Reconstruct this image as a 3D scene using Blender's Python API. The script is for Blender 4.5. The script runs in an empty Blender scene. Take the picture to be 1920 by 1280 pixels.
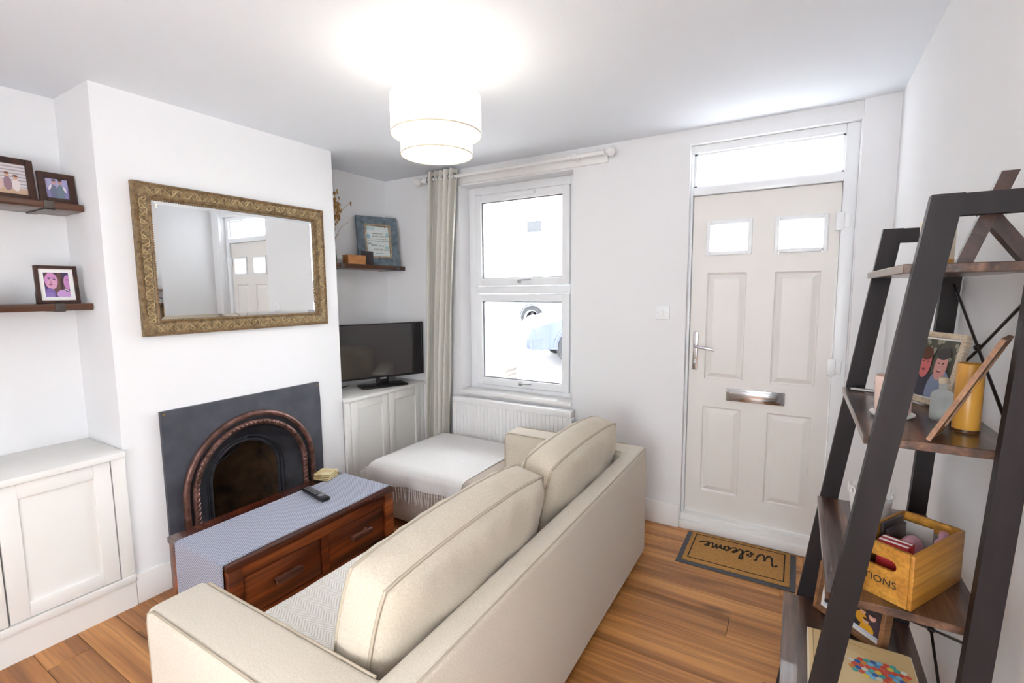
import bpy, bmesh, math, random
from mathutils import Vector, Matrix
random.seed(7)
PI = math.pi
sc = bpy.context.scene
C = sc.collection
# ---------------------------------------------------------------- camera, world, exposure
F_PX = 898.48
cam = bpy.data.cameras.new('camera'); cam.sensor_fit = 'HORIZONTAL'; cam.sensor_width = 36
cam.lens = F_PX / 1920 * 36; cam.clip_start = 0.02; cam.clip_end = 300
camo = bpy.data.objects.new('camera', cam); C.objects.link(camo)
_r = Vector((0.858858, 0.512151, -0.007991)); _u = Vector((-0.046972, 0.094287, 0.994436)); _f = Vector((-0.510055, 0.853705, -0.105036))
camo.matrix_world = Matrix(((_r.x, _u.x, -_f.x, 0), (_r.y, _u.y, -_f.y, 0), (_r.z, _u.z, -_f.z, 1.5218), (0, 0, 0, 1)))
sc.camera = camo
w = bpy.data.worlds.new('sky'); sc.world = w; w.use_nodes = True
bg = w.node_tree.nodes['Background']; bg.inputs[0].default_value = (0.93, 0.97, 1.0, 1); bg.inputs[1].default_value = 9.0
sc.view_settings.view_transform = 'Standard'; sc.view_settings.look = 'None'; sc.view_settings.gamma = 1
sc.view_settings.use_curve_mapping = False; sc.view_settings.exposure = 0.8
# ---------------------------------------------------------------- helpers
def lin(c):
    if isinstance(c, str):
        c = [int(c[i:i+2], 16)/255 for i in (0, 2, 4)]
    return tuple(((x/12.92) if x <= .04045 else ((x+.055)/1.055)**2.4) for x in c)
def mat(name, col, rough=.6, metal=0, var=.06, scale=12, bump=0, bscale=None, col2=None, spec=.5, stretch=(1, 1, 1), emit=None, es=0, coat=0, sheen=0, rnd=0, detail=4):
    m = bpy.data.materials.new(name); m.use_nodes = True
    nt = m.node_tree; N = nt.nodes; Lk = nt.links; b = N['Principled BSDF']
    c = lin(col); c2 = lin(col2) if col2 else tuple(x*(1-var*2) for x in c)
    tc = N.new('ShaderNodeTexCoord'); mp = N.new('ShaderNodeMapping'); mp.inputs['Scale'].default_value = stretch
    Lk.new(tc.outputs['Object'], mp.inputs[0])
    vec = mp.outputs[0]
    if rnd:
        oi = N.new('ShaderNodeObjectInfo'); ad = N.new('ShaderNodeVectorMath'); ad.operation = 'ADD'
        mu = N.new('ShaderNodeMath'); mu.operation = 'MULTIPLY'; mu.inputs[1].default_value = 37
        Lk.new(oi.outputs['Random'], mu.inputs[0]); Lk.new(mp.outputs[0], ad.inputs[0]); Lk.new(mu.outputs[0], ad.inputs[1]); vec = ad.outputs[0]
    nz = N.new('ShaderNodeTexNoise'); nz.inputs['Scale'].default_value = scale; nz.inputs['Detail'].default_value = detail
    Lk.new(vec, nz.inputs['Vector'])
    cr = N.new('ShaderNodeValToRGB'); cr.color_ramp.elements[0].position = .33; cr.color_ramp.elements[1].position = .67
    cr.color_ramp.elements[0].color = (*c2, 1); cr.color_ramp.elements[1].color = (*c, 1)
    Lk.new(nz.outputs['Fac'], cr.inputs[0])
    out = cr.outputs[0]
    if rnd:
        hs = N.new('ShaderNodeHueSaturation'); mr = N.new('ShaderNodeMapRange'); mr.inputs[3].default_value = 1-rnd; mr.inputs[4].default_value = 1+rnd
        Lk.new(oi.outputs['Random'], mr.inputs[0]); Lk.new(mr.outputs[0], hs.inputs['Value']); Lk.new(out, hs.inputs['Color']); out = hs.outputs[0]
    Lk.new(out, b.inputs['Base Color'])
    b.inputs['Roughness'].default_value = rough; b.inputs['Metallic'].default_value = metal
    b.inputs['Specular IOR Level'].default_value = spec; b.inputs['Coat Weight'].default_value = coat; b.inputs['Sheen Weight'].default_value = sheen
    if bump:
        nb = N.new('ShaderNodeTexNoise'); nb.inputs['Scale'].default_value = bscale or scale*6; nb.inputs['Detail'].default_value = 3
        Lk.new(vec, nb.inputs['Vector'])
        bp = N.new('ShaderNodeBump'); bp.inputs['Strength'].default_value = bump; bp.inputs['Distance'].default_value = .004
        Lk.new(nb.outputs['Fac'], bp.inputs['Height']); Lk.new(bp.outputs[0], b.inputs['Normal'])
    if emit:
        b.inputs['Emission Color'].default_value = (*lin(emit), 1); b.inputs['Emission Strength'].default_value = es
    return m
def wood(name, c1, c2, axis=0, rough=.45, scale=5, rnd=.15, coat=0, bump=.15, grain=14, c3=None):
    """long streaks along one object axis, with knots"""
    st = [1, 1, 1]; st[axis] = .09
    m = mat(name, c1, rough, 0, 0, scale*3, bump, scale*grain, c2, stretch=tuple(st), coat=coat, rnd=rnd, detail=8)
    if c3:
        nt = m.node_tree; cr = [n for n in nt.nodes if n.bl_idname == 'ShaderNodeValToRGB'][0]
        e = cr.color_ramp.elements.new(.5); e.color = (*lin(c3), 1)
    # fine grain lines and a few dark knots over the broad figure
    nt = m.node_tree; N = nt.nodes; b = N['Principled BSDF']; src = b.inputs['Base Color'].links[0].from_socket
    mp = [n for n in N if n.bl_idname == 'ShaderNodeMapping'][0]; nz0 = [n for n in N if n.bl_idname == 'ShaderNodeTexNoise'][0]; vec = nz0.inputs['Vector'].links[0].from_socket
    nz0.inputs['Distortion'].default_value = .6
    sc2 = N.new('ShaderNodeVectorMath'); sc2.operation = 'MULTIPLY'; sv = [1, 1, 1]; sv[axis] = .25; sc2.inputs[1].default_value = sv; nt.links.new(vec, sc2.inputs[0])
    g = N.new('ShaderNodeTexNoise'); g.inputs['Scale'].default_value = scale*22; g.inputs['Detail'].default_value = 3; nt.links.new(sc2.outputs[0], g.inputs['Vector'])
    gr = N.new('ShaderNodeMapRange'); gr.inputs[1].default_value = .35; gr.inputs[2].default_value = .6; gr.inputs[3].default_value = .74; gr.inputs[4].default_value = 1.06; nt.links.new(g.outputs['Fac'], gr.inputs[0])
    kv = N.new('ShaderNodeVectorMath'); kv.operation = 'MULTIPLY'; kk = [1, 1, 1]; kk[axis] = 5.5; kv.inputs[1].default_value = kk; nt.links.new(vec, kv.inputs[0])
    vo = N.new('ShaderNodeTexVoronoi'); vo.inputs['Scale'].default_value = scale*1.0; nt.links.new(kv.outputs[0], vo.inputs['Vector'])
    kr = N.new('ShaderNodeMapRange'); kr.inputs[1].default_value = .03; kr.inputs[2].default_value = .13; kr.inputs[3].default_value = .5; kr.inputs[4].default_value = 1; nt.links.new(vo.outputs['Distance'], kr.inputs[0])
    mu = N.new('ShaderNodeMath'); mu.operation = 'MULTIPLY'; nt.links.new(gr.outputs[0], mu.inputs[0]); nt.links.new(kr.outputs[0], mu.inputs[1])
    vm = N.new('ShaderNodeVectorMath'); vm.operation = 'SCALE'; nt.links.new(src, vm.inputs[0]); nt.links.new(mu.outputs[0], vm.inputs['Scale']); nt.links.new(vm.outputs[0], b.inputs['Base Color'])
    return m
def glass_mat(name, tint=(1, 1, 1), t=.9):
    m = bpy.data.materials.new(name); m.use_nodes = True; nt = m.node_tree; N = nt.nodes; N.remove(N['Principled BSDF'])
    tr = N.new('ShaderNodeBsdfTransparent'); tr.inputs[0].default_value = (*tint, 1)
    gl = N.new('ShaderNodeBsdfGlossy'); gl.inputs['Roughness'].default_value = .02
    fr = N.new('ShaderNodeFresnel'); fr.inputs[0].default_value = 1.4
    mx = N.new('ShaderNodeMixShader'); nt.links.new(fr.outputs[0], mx.inputs[0]); nt.links.new(tr.outputs[0], mx.inputs[1]); nt.links.new(gl.outputs[0], mx.inputs[2])
    nt.links.new(mx.outputs[0], N['Material Output'].inputs[0]); return m
def frost_mat(name, col=(1, 1, 1)):
    m = bpy.data.materials.new(name); m.use_nodes = True; nt = m.node_tree; N = nt.nodes; N.remove(N['Principled BSDF'])
    tl = N.new('ShaderNodeBsdfTranslucent'); tl.inputs[0].default_value = (*col, 1)
    tr = N.new('ShaderNodeBsdfTransparent'); tr.inputs[0].default_value = (*col, 1)
    mx = N.new('ShaderNodeMixShader'); mx.inputs[0].default_value = .3
    nt.links.new(tl.outputs[0], mx.inputs[1]); nt.links.new(tr.outputs[0], mx.inputs[2]); nt.links.new(mx.outputs[0], N['Material Output'].inputs[0]); return m
def print_mat(name, rough=.35):
    m = bpy.data.materials.new(name); m.use_nodes = True; nt = m.node_tree; b = nt.nodes['Principled BSDF']
    a = nt.nodes.new('ShaderNodeVertexColor'); a.layer_name = 'Col'; nt.links.new(a.outputs[0], b.inputs['Base Color']); b.inputs['Roughness'].default_value = rough
    return m

W = {}           # world origin of unrotated parents
def bmn(): return bmesh.new()
def bx(bm, x0, x1, y0, y1, z0, z1, bev=0, seg=2):
    g = bmesh.ops.create_cube(bm, size=1); vs = g['verts']
    for v in vs: v.co = Vector(((x0+x1)/2+v.co.x*(x1-x0), (y0+y1)/2+v.co.y*(y1-y0), (z0+z1)/2+v.co.z*(z1-z0)))
    if bev:
        es = list({e for v in vs for e in v.link_edges})
        bmesh.ops.bevel(bm, geom=es, offset=bev, segments=seg, affect='EDGES', profile=.5)
    return bm
def box(*a, **k): return bx(bmn(), *a, **k)
def tube(bm, pts, r, n=8, closed=False, caps=True, flat=1.0):
    pts = [Vector(p) for p in pts]; K = len(pts); rings = []
    prev = None
    for i, p in enumerate(pts):
        if closed: t = pts[(i+1) % K]-pts[i-1]
        else: t = pts[min(i+1, K-1)]-pts[max(i-1, 0)]
        t.normalize()
        if prev is None:
            a = Vector((0, 0, 1)) if abs(t.z) < .9 else Vector((1, 0, 0))
            nrm = (a - t*a.dot(t)).normalized()
        else:
            nrm = (prev - t*prev.dot(t)).normalized()
        prev = nrm; bn = t.cross(nrm); rr = r[i] if isinstance(r, (list, tuple)) else r
        rings.append([bm.verts.new(p + (nrm*math.cos(2*PI*j/n)*flat + bn*math.sin(2*PI*j/n))*rr) for j in range(n)])
    for i in range(K if closed else K-1):
        A = rings[i]; B = rings[(i+1) % K]
        for j in range(n): bm.faces.new((A[j], A[(j+1) % n], B[(j+1) % n], B[j]))
    if caps and not closed: bm.faces.new(rings[0][::-1]); bm.faces.new(rings[-1])
    return bm
def lathe(bm, prof, c=(0, 0, 0), n=32, closed=False):
    rings = []
    for r, z in prof:
        if r < 1e-6: rings.append([bm.verts.new((c[0], c[1], c[2]+z))])
        else: rings.append([bm.verts.new((c[0]+r*math.cos(2*PI*j/n), c[1]+r*math.sin(2*PI*j/n), c[2]+z)) for j in range(n)])
    K = len(rings)
    for i in range(K if closed else K-1):
        A = rings[i]; B = rings[(i+1) % K]
        for j in range(n):
            k = (j+1) % n
            if len(A) == 1 and len(B) == 1: continue
            if len(A) == 1: bm.faces.new((A[0], B[j], B[k]))
            elif len(B) == 1: bm.faces.new((A[j], A[k], B[0]))
            else: bm.faces.new((A[j], A[k], B[k], B[j]))
    return bm
def prism(bm, poly, axis, a0, a1):
    """poly 2D extruded along axis; axis 0: (y,z) 1: (x,z) 2: (x,y)"""
    def P(p, a): return {0: (a, p[0], p[1]), 1: (p[0], a, p[1]), 2: (p[0], p[1], a)}[axis]
    A = [bm.verts.new(P(p, a0)) for p in poly]; B = [bm.verts.new(P(p, a1)) for p in poly]; n = len(poly)
    bm.faces.new(A); bm.faces.new(B[::-1])
    for i in range(n): bm.faces.new((A[i], B[i], B[(i+1) % n], A[(i+1) % n]))
    return bm
def thicken(bm, t):
    """give an open sheet a real thickness along its vertex normals"""
    bmesh.ops.recalc_face_normals(bm, faces=bm.faces); bm.normal_update()
    if sum(f.normal.z*f.calc_area() for f in bm.faces) < 0: bmesh.ops.reverse_faces(bm, faces=bm.faces[:]); bm.normal_update()
    F = list(bm.faces); V = list(bm.verts); E = [e for e in bm.edges if len(e.link_faces) == 1]
    cp = {v: bm.verts.new(v.co - v.normal*t) for v in V}
    for f in F: bm.faces.new([cp[v] for v in reversed(f.verts)])
    for e in E: a, b = e.verts; bm.faces.new((a, b, cp[b], cp[a]))
def catmull(P, k=6, closed=False):
    out = []; n = len(P); P = [Vector(p) for p in P]
    for i in range(n if closed else n-1):
        a, b, c, d = (P[(i-1) % n], P[i], P[(i+1) % n], P[(i+2) % n]) if closed else (P[max(i-1, 0)], P[i], P[i+1], P[min(i+2, n-1)])
        for j in range(k):
            t = j/k; out.append(.5*((2*b)+(c-a)*t+(2*a-5*b+4*c-d)*t*t+(3*b-a-3*c+d)*t**3))
    if not closed: out.append(P[-1])
    return out
def tag(o, label=None, cat=None, group=None, kind=None):
    if label: o['label'] = label
    if cat: o['category'] = cat
    if group: o['group'] = group
    if kind: o['kind'] = kind
    return o
def finish(bm, smooth):
    bmesh.ops.recalc_face_normals(bm, faces=bm.faces)
    if smooth is not None:
        for f in bm.faces: f.smooth = True
        for e in bm.edges:
            if len(e.link_faces) == 2 and e.calc_face_angle(0) > math.radians(smooth): e.smooth = False
def obj(name, bm, m, parent=None, smooth=40, local=False, label=None, loc=None):
    """one mesh object; coordinates are world unless local"""
    finish(bm, smooth)
    me = bpy.data.meshes.new(name)
    off = Vector((0, 0, 0))
    if not local:
        if parent is not None: off = W[parent.name]
        else:
            xs = [v.co for v in bm.verts]
            off = Vector(((min(v.x for v in xs)+max(v.x for v in xs))/2, (min(v.y for v in xs)+max(v.y for v in xs))/2, min(v.z for v in xs)))
        for v in bm.verts: v.co -= off
    bm.to_mesh(me); bm.free(); me.materials.append(m)
    o = bpy.data.objects.new(name, me); C.objects.link(o)
    if parent is not None: o.parent = parent; W[o.name] = off
    else: o.location = loc if loc is not None else off; W[o.name] = Vector(o.location)
    if label: o['label'] = label
    return o
def thing(name, label, cat, loc, rot=(0, 0, 0), group=None, kind=None):
    o = bpy.data.objects.new(name, None); C.objects.link(o); o.empty_display_size = .05
    o.location = loc; o.rotation_euler = rot; W[o.name] = Vector(loc)
    tag(o, label, cat if kind != 'structure' else None, group, kind); return o
def struct(name, bm, m, parent=None, label=None, smooth=30):
    o = obj(name, bm, m, parent, smooth)
    if parent is None: tag(o, label, kind='structure')
    return o
def share(src, parent, loc, rot=(0, 0, 0), scale=(1, 1, 1)):
    o = src.copy(); C.objects.link(o); o.parent = parent; o.location = loc; o.rotation_euler = rot; o.scale = scale; return o
def text_bm(s, size, ext=.0004, align='CENTER'):
    cu = bpy.data.curves.new('t', 'FONT'); cu.body = s; cu.size = size; cu.extrude = ext; cu.align_x = align; cu.align_y = 'CENTER'
    cu.resolution_u = 3
    o = bpy.data.objects.new('t', cu); C.objects.link(o); bpy.context.view_layer.update()
    me = bpy.data.meshes.new_from_object(o.evaluated_get(bpy.context.evaluated_depsgraph_get()))
    bm = bmn(); bm.from_mesh(me); bpy.data.objects.remove(o); bpy.data.curves.remove(cu); bpy.data.meshes.remove(me); return bm
def picture(name, parent, shapes, m, M):
    """flat print: list of (colour, [2D points]) painted back to front, in the frame plane, placed with matrix M"""
    bm = bmn(); lay = bm.loops.layers.color.new('Col')
    for i, (c, pts) in enumerate(shapes):
        f = bm.faces.new([bm.verts.new(M @ Vector((p[0], p[1], .00015*i))) for p in pts])
        for l in f.loops: l[lay] = (*[int(c[q:q+2], 16)/255 for q in (0, 2, 4)], 1)
    me = bpy.data.meshes.new(name); bm.to_mesh(me); bm.free(); me.materials.append(m)
    o = bpy.data.objects.new(name, me); C.objects.link(o); o.parent = parent; return o
def ell(cx, cy, rx, ry, n=18, a=0):
    return [(cx+rx*math.cos(2*PI*i/n)*math.cos(a)-ry*math.sin(2*PI*i/n)*math.sin(a), cy+rx*math.cos(2*PI*i/n)*math.sin(a)+ry*math.sin(2*PI*i/n)*math.cos(a)) for i in range(n)]
def rect(x0, y0, x1, y1): return [(x0, y0), (x1, y0), (x1, y1), (x0, y1)]

# ---------------------------------------------------------------- materials
M = {}
M['wall'] = mat('wall_paint', 'eeedee', .85, var=.008, scale=3, bump=.05, bscale=90)
M['ceil'] = mat('ceiling_paint', 'eff3f9', .85, var=.008, scale=2, bump=.04, bscale=70)
M['gloss'] = mat('white_gloss_paint', 'f1efed', .35, var=.008, scale=6)
M['door'] = mat('door_composite', 'ece7e2', .42, var=.008, scale=5, bump=.06, bscale=60)
M['pvc'] = mat('white_pvc', 'f2f3f5', .28, var=.006, scale=8)
M['seal'] = mat('grey_rubber_seal', '6c6e72', .7)
M['cab'] = mat('cabinet_paint', 'f0eeea', .45, var=.008, scale=5)
M['plank'] = wood('oak_plank', 'dc9c5a', '965f31', 0, .36, 3.2, .13, .12, .12, 14, 'bd7f46')
M['gapd'] = mat('floor_underlay', '3a2415', .9)
M['chrome'] = mat('chrome', 'd6d6d8', .14, 1, var=.02)
M['glass'] = glass_mat('window_glass'); M['frost'] = frost_mat('frosted_glass', (.97, .98, 1))
M['mirror'] = mat('mirror_silver', 'f4f6f6', .012, 1, var=0)
M['gold'] = mat('antique_gold', '96805f', .5, .2, col2='665238', scale=40, bump=.9, bscale=70)
M['scroll'] = mat('gilded_relief', 'c0a97f', .45, .25, col2='94794f', scale=30)
M['goldtrim'] = mat('antique_gold_bead', '9a7648', .45, .35, col2='70502e', scale=90)
M['slate'] = mat('black_slate', '4d4f58', .5, col2='3d3f48', scale=9, bump=.08, bscale=80)
M['iron'] = mat('cast_iron', '3d3f46', .48, .3, col2='292a30', scale=14, bump=.15)
M['copper'] = mat('aged_copper', '86625a', .4, .45, col2='54392f', scale=24, bump=.1)
M['soot'] = mat('sooty_firebrick', '6a5038', .95, col2='2c2219', scale=7, bump=.5, bscale=30)
M['twood'] = wood('sheesham', 'a4562a', '3a1a0e', 1, .3, 4, .12, .3, .1, 12, '6d3418')
M['ttop'] = wood('sheesham_edge', '5e2c1a', '35170e', 1, .25, 4, .05, .3, .08)
M['thandle'] = wood('sheesham_handle', '7d5346', '4a2a20', 1, .25, 6, .05, .4)
M['void'] = mat('foot_black', '120e0c', .95)  # plain near-black of the sofa and footstool feet
M['sofa'] = mat('linen_upholstery', 'dbd0c0', .92, col2='cec2b0', scale=220, bump=.35, bscale=700, sheen=.25)
M['cush'] = mat('linen_cushion', 'd6cab7', .92, col2='c8bba6', scale=220, bump=.35, bscale=700, sheen=.25)
M['pipe'] = mat('linen_piping', 'bdb09c', .9, scale=200, bump=.2)
M['otto'] = mat('pale_linen', 'c6b9ae', .95, col2='b9ab9f', scale=200, bump=.3, bscale=600)  # linen toned darker to stand for shade behind the tassels
M['throw'] = mat('white_throw', 'ebe8e6', .95, col2='dddad8', scale=180, bump=.3, bscale=500)
M['tassel'] = mat('throw_tassel', 'e6dfd8', .95, scale=80)
M['curtain'] = mat('cream_curtain', 'dcd8d0', .9, col2='d0cbc2', scale=160, bump=.25, bscale=600)
M['rad'] = mat('radiator_enamel', 'f1f0ef', .3, var=.006)
M['black'] = mat('black_plastic', '17171a', .3)
M['screen'] = mat('tv_screen', '1c1a1e', .08, var=0, spec=1, coat=1)
M['shelf'] = wood('rustic_shelf', '6a4028', '3c2115', 1, .35, 5, .1, .25)
M['brk'] = mat('steel_bracket', '76706c', .4, .8, col2='5c5652')
M['fdark'] = wood('dark_frame', '4a2a1e', '2c1710', 1, .4, 8, .05)
M['fblue'] = mat('distressed_blue', '77858f', .8, col2='55626c', scale=26, bump=.4, bscale=60)
M['ftan'] = mat('worn_tan_lip', 'b7a48c', .7, col2='8d7a63', scale=40)
M['boxw'] = wood('pine_box', 'c98d55', 'ad7140', 1, .5, 7, .03)
M['grass'] = mat('dried_grass', 'c69a5c', .9, col2='8f6433', scale=60)
M['gglass'] = mat('green_glass', '7e9a78', .1, spec=.8)
M['leg'] = mat('black_brown_ladder', '2a2224', .55, col2='1a1516', scale=18, spec=.3, bump=.1, stretch=(1, 1, .15))
M['lshelf'] = wood('rustic_ladder_shelf', '7a563f', '2f201a', 1, .28, 9, .1, .3, .25, 9, '533829')
M['rod'] = mat('black_rod', '2c2422', .4, .6)
M['print'] = print_mat('photo_print')
M['coir'] = mat('coir', 'd09c5c', 1, col2='b07c40', scale=160, bump=.8, bscale=400)
M['rubber'] = mat('grey_rubber', '55555a', .85, scale=80, bump=.3)
M['coird'] = mat('coir_black', '2a221d', 1, scale=90, bump=.4, bscale=300)
M['shade'] = None
M['white'] = mat('white_ceramic', 'f3f1ee', .3, var=.01)
M['rodw'] = mat('white_painted_pole', 'f2efee', .35, var=.01)
M['crate'] = wood('honey_crate', 'c99039', 'a86f26', 0, .5, 6, .05, .1)
M['ink'] = mat('black_ink', '2b2119', .8)
M['pink'] = mat('pink_plastic', 'd9a3b4', .35, var=.02)
M['red'] = mat('red_card', 'b3272f', .5, var=.02)
M['darkcard'] = mat('dark_card', '3a3436', .45, scale=20)
M['amber'] = mat('amber_bamboo', 'd19a41', .35, col2='b97d2c', scale=10, stretch=(1, 1, .1))
M['palewood'] = wood('pale_wood', 'd3c2ab', 'bfa98d', 1, .5, 9, .02)
M['walnut'] = wood('walnut_frame', 'a2714a', '7d5232', 1, .5, 8, .02)
M['wax'] = mat('cream_wax', 'efe0c6', .5, var=.02)
M['milk'] = frost_mat('frosted_bottle', (.93, .95, .95))
M['silver'] = mat('brushed_silver', 'b9bbbd', .3, .9)

# ---------------------------------------------------------------- room shell
XC, XB, XA, XR = -2.743, -3.142, -3.104, .385      # chimney face, alcove backs, right wall
YF, YBK, H = 3.08, -1.75, 2.461
Y0, Y1 = .953, 2.242                                # chimney breast
FT = .27                                            # front wall thickness
# floor made of planks
fl = box(-3.2, .42, YBK, YF+.02, -.06, -.012); fl = struct('floor', fl, M['gapd'], label='oak laminate plank floor')
pw = .145; row = 0; y = YBK
while y < YF-.01:
    x = -3.15 - random.random()*1.1
    while x < XR+.01:
        L = 1.28; a, b = max(x, -3.15), min(x+L, XR+.02)
        if b-a > .03:
            o = obj('plank', box(a+.0008, b-.0008, y+.0008, min(y+pw, YF+.015)-.0008, -.012, 0, bev=.0012, seg=1), M['plank'], fl)
        x += L
    y += pw; row += 1
struct('ceiling', box(-3.25, .5, YBK-.1, YF+FT, H, H+.1), M['ceil'], label='white plastered ceiling')
# front wall with window and door openings
WX0, WX1, WZ0, WZ1 = -2.312, -1.347, .704, 2.332
DX0, DX1, DZ1 = -.594, .233, 2.374
bm = bmn()
for a in ((-3.3, WX0, 0, H), (WX0, WX1, 0, WZ0), (WX0, WX1, WZ1, H), (WX1, DX0, 0, H), (DX0, DX1, DZ1, H), (DX1, .6, 0, H)):
    bx(bm, a[0], a[1], YF, YF+FT, a[2], a[3])
struct('wall_front', bm, M['wall'], label='white front wall with window and door')
struct('trim_1', box(DX1+.004, XR, YF-.03, YF, 0, H), M['wall'], label='white boxed pier between door and right wall')
bm = bmn()                                          # tall unseen opening behind the camera, added to light the sofa back
bx(bm, XR, XR+.12, YBK, -.62, 0, H); bx(bm, XR, XR+.12, -.3, YF, 0, H); bx(bm, XR, XR+.12, -.62, -.3, 1.9, H); bx(bm, XR, XR+.12, -.62, -.3, 0, .3)
struct('wall_right', bm, M['wall'], label='white right wall behind the ladder shelf')
# left wall with alcoves and the chimney breast with its fireplace opening
bm = bmn()
bx(bm, XB-.1, XB, YBK, Y0, 0, H); bx(bm, XA-.14, XA, Y1, YF, 0, H)
FY0, FY1, FZ = 1.25, 1.91, .76
bx(bm, XB-.1, XC, Y0, FY0, 0, H); bx(bm, XB-.1, XC, FY1, Y1, 0, H); bx(bm, XB-.1, XC, FY0, FY1, FZ, H)
struct('wall_left', bm, M['wall'], label='white left wall with chimney breast between two alcoves')
bm = bmn()
GX0, GX1, GZ0, GZ1 = -.85, .3, .9, 2.1  # opening behind the camera, added to let fill light into the room
bx(bm, -3.4, GX0, YBK-.1, YBK, 0, H); bx(bm, GX1, .6, YBK-.1, YBK, 0, H); bx(bm, GX0, GX1, YBK-.1, YBK, GZ1, H); bx(bm, GX0, GX1, YBK-.1, YBK, 0, GZ0)
struct('wall_back', bm, M['wall'], label='white back wall with an unseen opening added for fill light')
# skirting
def skirt(name, x0, x1, y0, y1, lab):
    bm = box(x0, x1, y0, y1, 0, .15, bev=.004); struct(name, bm, M['gloss'], label=lab)
skirt('baseboard_front', -1.3, DX0-.005, YF-.018, YF, 'white skirting board left of the front door')
skirt('baseboard_left', XC, XC+.018, Y0+.0, 1.112, 'white skirting board on the chimney breast')
skirt('baseboard_right', XR-.018, XR, -.3, YF-.03, 'white skirting board along the right wall')
skirt('baseboard_chimney', XC, XC+.018, 2.045, Y1, 'short white skirting board right of the fireplace')

# ---------------------------------------------------------------- window
win = thing('window_1', 'white double sash casement window looking on the street', None, (-1.83, YF+.14, WZ0), kind='structure')
yf0, yf1 = YF+.13, YF+.2
bm = bmn()
fl_, fr_, ft_, fb_ = WX0+.062, WX1-.075, WZ1-.06, WZ0+.06
bx(bm, WX0, fl_, yf0, yf1, WZ0, WZ1, bev=.004); bx(bm, fr_, WX1, yf0, yf1, WZ0, WZ1, bev=.004)
bx(bm, fl_, fr_, yf0, yf1, ft_, WZ1, bev=.004); bx(bm, fl_, fr_, yf0, yf1, WZ0, fb_, bev=.004); bx(bm, fl_, fr_, yf0, yf1, 1.50, 1.56, bev=.004)
obj('window_frame', bm, M['pvc'], win)
def sash(z0, z1):
    bm = bmn(); t = .058; x0, x1 = fl_+.004, fr_-.004; ya, yb = yf0-.016, yf1-.02
    bx(bm, x0, x0+t, ya, yb, z0, z1, bev=.006); bx(bm, x1-t, x1, ya, yb, z0, z1, bev=.006)
    bx(bm, x0+t-.004, x1-t+.004, ya+.001, yb, z1-t, z1, bev=.006); bx(bm, x0+t-.004, x1-t+.004, ya+.001, yb, z0, z0+t, bev=.006)
    s = obj('sash', bm, M['pvc'], win)
    bm = bmn(); i = .006
    for a in ((x0+t, x0+t+i, z0+t, z1-t), (x1-t-i, x1-t, z0+t, z1-t), (x0+t, x1-t, z1-t-i, z1-t), (x0+t, x1-t, z0+t, z0+t+i)): bx(bm, a[0], a[1], ya+.02, ya+.034, a[2], a[3])
    obj('gasket', bm, M['seal'], s)
    obj('pane', box(x0+t, x1-t, ya+.024, ya+.03, z0+t, z1-t), M['glass'], s)
    xm = (x0+x1)/2
    bm = box(xm-.016, xm+.016, ya-.008, ya, z0+.018, z0+.045, bev=.003)
    tube(bm, catmull([(xm-.002, ya-.006, z0+.034), (xm-.002, ya-.026, z0+.036), (xm+.02, ya-.032, z0+.04), (xm+.11, ya-.03, z0+.044)]), .0055)
    obj('window_handle', bm, M['silver'], s)
sash(1.562, ft_-.003); sash(fb_+.003, 1.498)
obj('trickle_vent', box(-1.98, -1.7, yf0-.036, yf0-.014, ft_-.042, ft_-.012, bev=.005), M['pvc'], win)
obj('window_sill', box(WX0+.001, WX1-.001, YF-.022, yf0-.002, WZ0-.002, WZ0+.03, bev=.006), M['gloss'], win)

# ---------------------------------------------------------------- front door
DY = 3.14
dl, dr, db, dt = -.576, .169, .1, 2.08
fr = struct('trim_2', (lambda b: (bx(b, dr-.02, DX1, DY+.047, DY+.07, 0, dt+.03), bx(b, DX0, dl+.02, DY+.047, DY+.07, 0, dt+.03), bx(b, DX0, DX1, DY+.047, DY+.07, dt-.02, dt+.03), bx(b, DX0, dl-.004, DY-.02, DY+.07, 0, DZ1, bev=.003), bx(b, dr+.004, DX1, DY-.02, DY+.07, 0, DZ1, bev=.003), bx(b, dl-.004, dr+.004, DY-.02, DY+.07, DZ1-.045, DZ1, bev=.003), bx(b, dl-.004, dr+.004, DY-.02, DY+.07, dt+.004, 2.13, bev=.003), b)[-1])(bmn()), M['pvc'], label='white front door frame')  # stop bars behind the leaf are added to block light through its gaps
bm = bmn(); bx(bm, DX0+.001, DX1-.001, YF-.012, DY+.06, 0, .055, bev=.006); bx(bm, DX0+.001, DX1-.001, YF+.012, DY+.06, .05, .094, bev=.008)
obj('threshold', bm, M['gloss'], fr)
tw = thing('window_2', 'narrow bright fanlight above the front door', None, (-.19, DY+.03, 2.13), kind='structure')
bm = bmn(); x0, x1, z0, z1 = dl-.004, dr+.004, 2.13, DZ1-.045; t = .02
for a in ((x0, x0+t, z0, z1), (x1-t*.6, x1, z0, z1), (x0, x1, z1-.012, z1), (x0, x1, z0, z0+.012)): bx(bm, a[0], a[1], DY+.0, DY+.05, a[2], a[3], bev=.002)
obj('bead', bm, M['pvc'], tw); obj('pane', box(x0+t, x1-.012, DY+.028, DY+.034, z0+.012, z1-.012), M['frost'], tw)
door = thing('door_1', 'white panelled front door with two small lights', None, (-.2, DY, db), kind='structure')
lights = ((-.498, -.248, 1.723, 1.927), (-.136, .12, 1.722, 1.923))
panels = ((-.485, -.268, .97, 1.62), (-.124, .098, .969, 1.618), (-.488, -.27, .248, .796), (-.13, .092, .245, .795))
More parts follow.
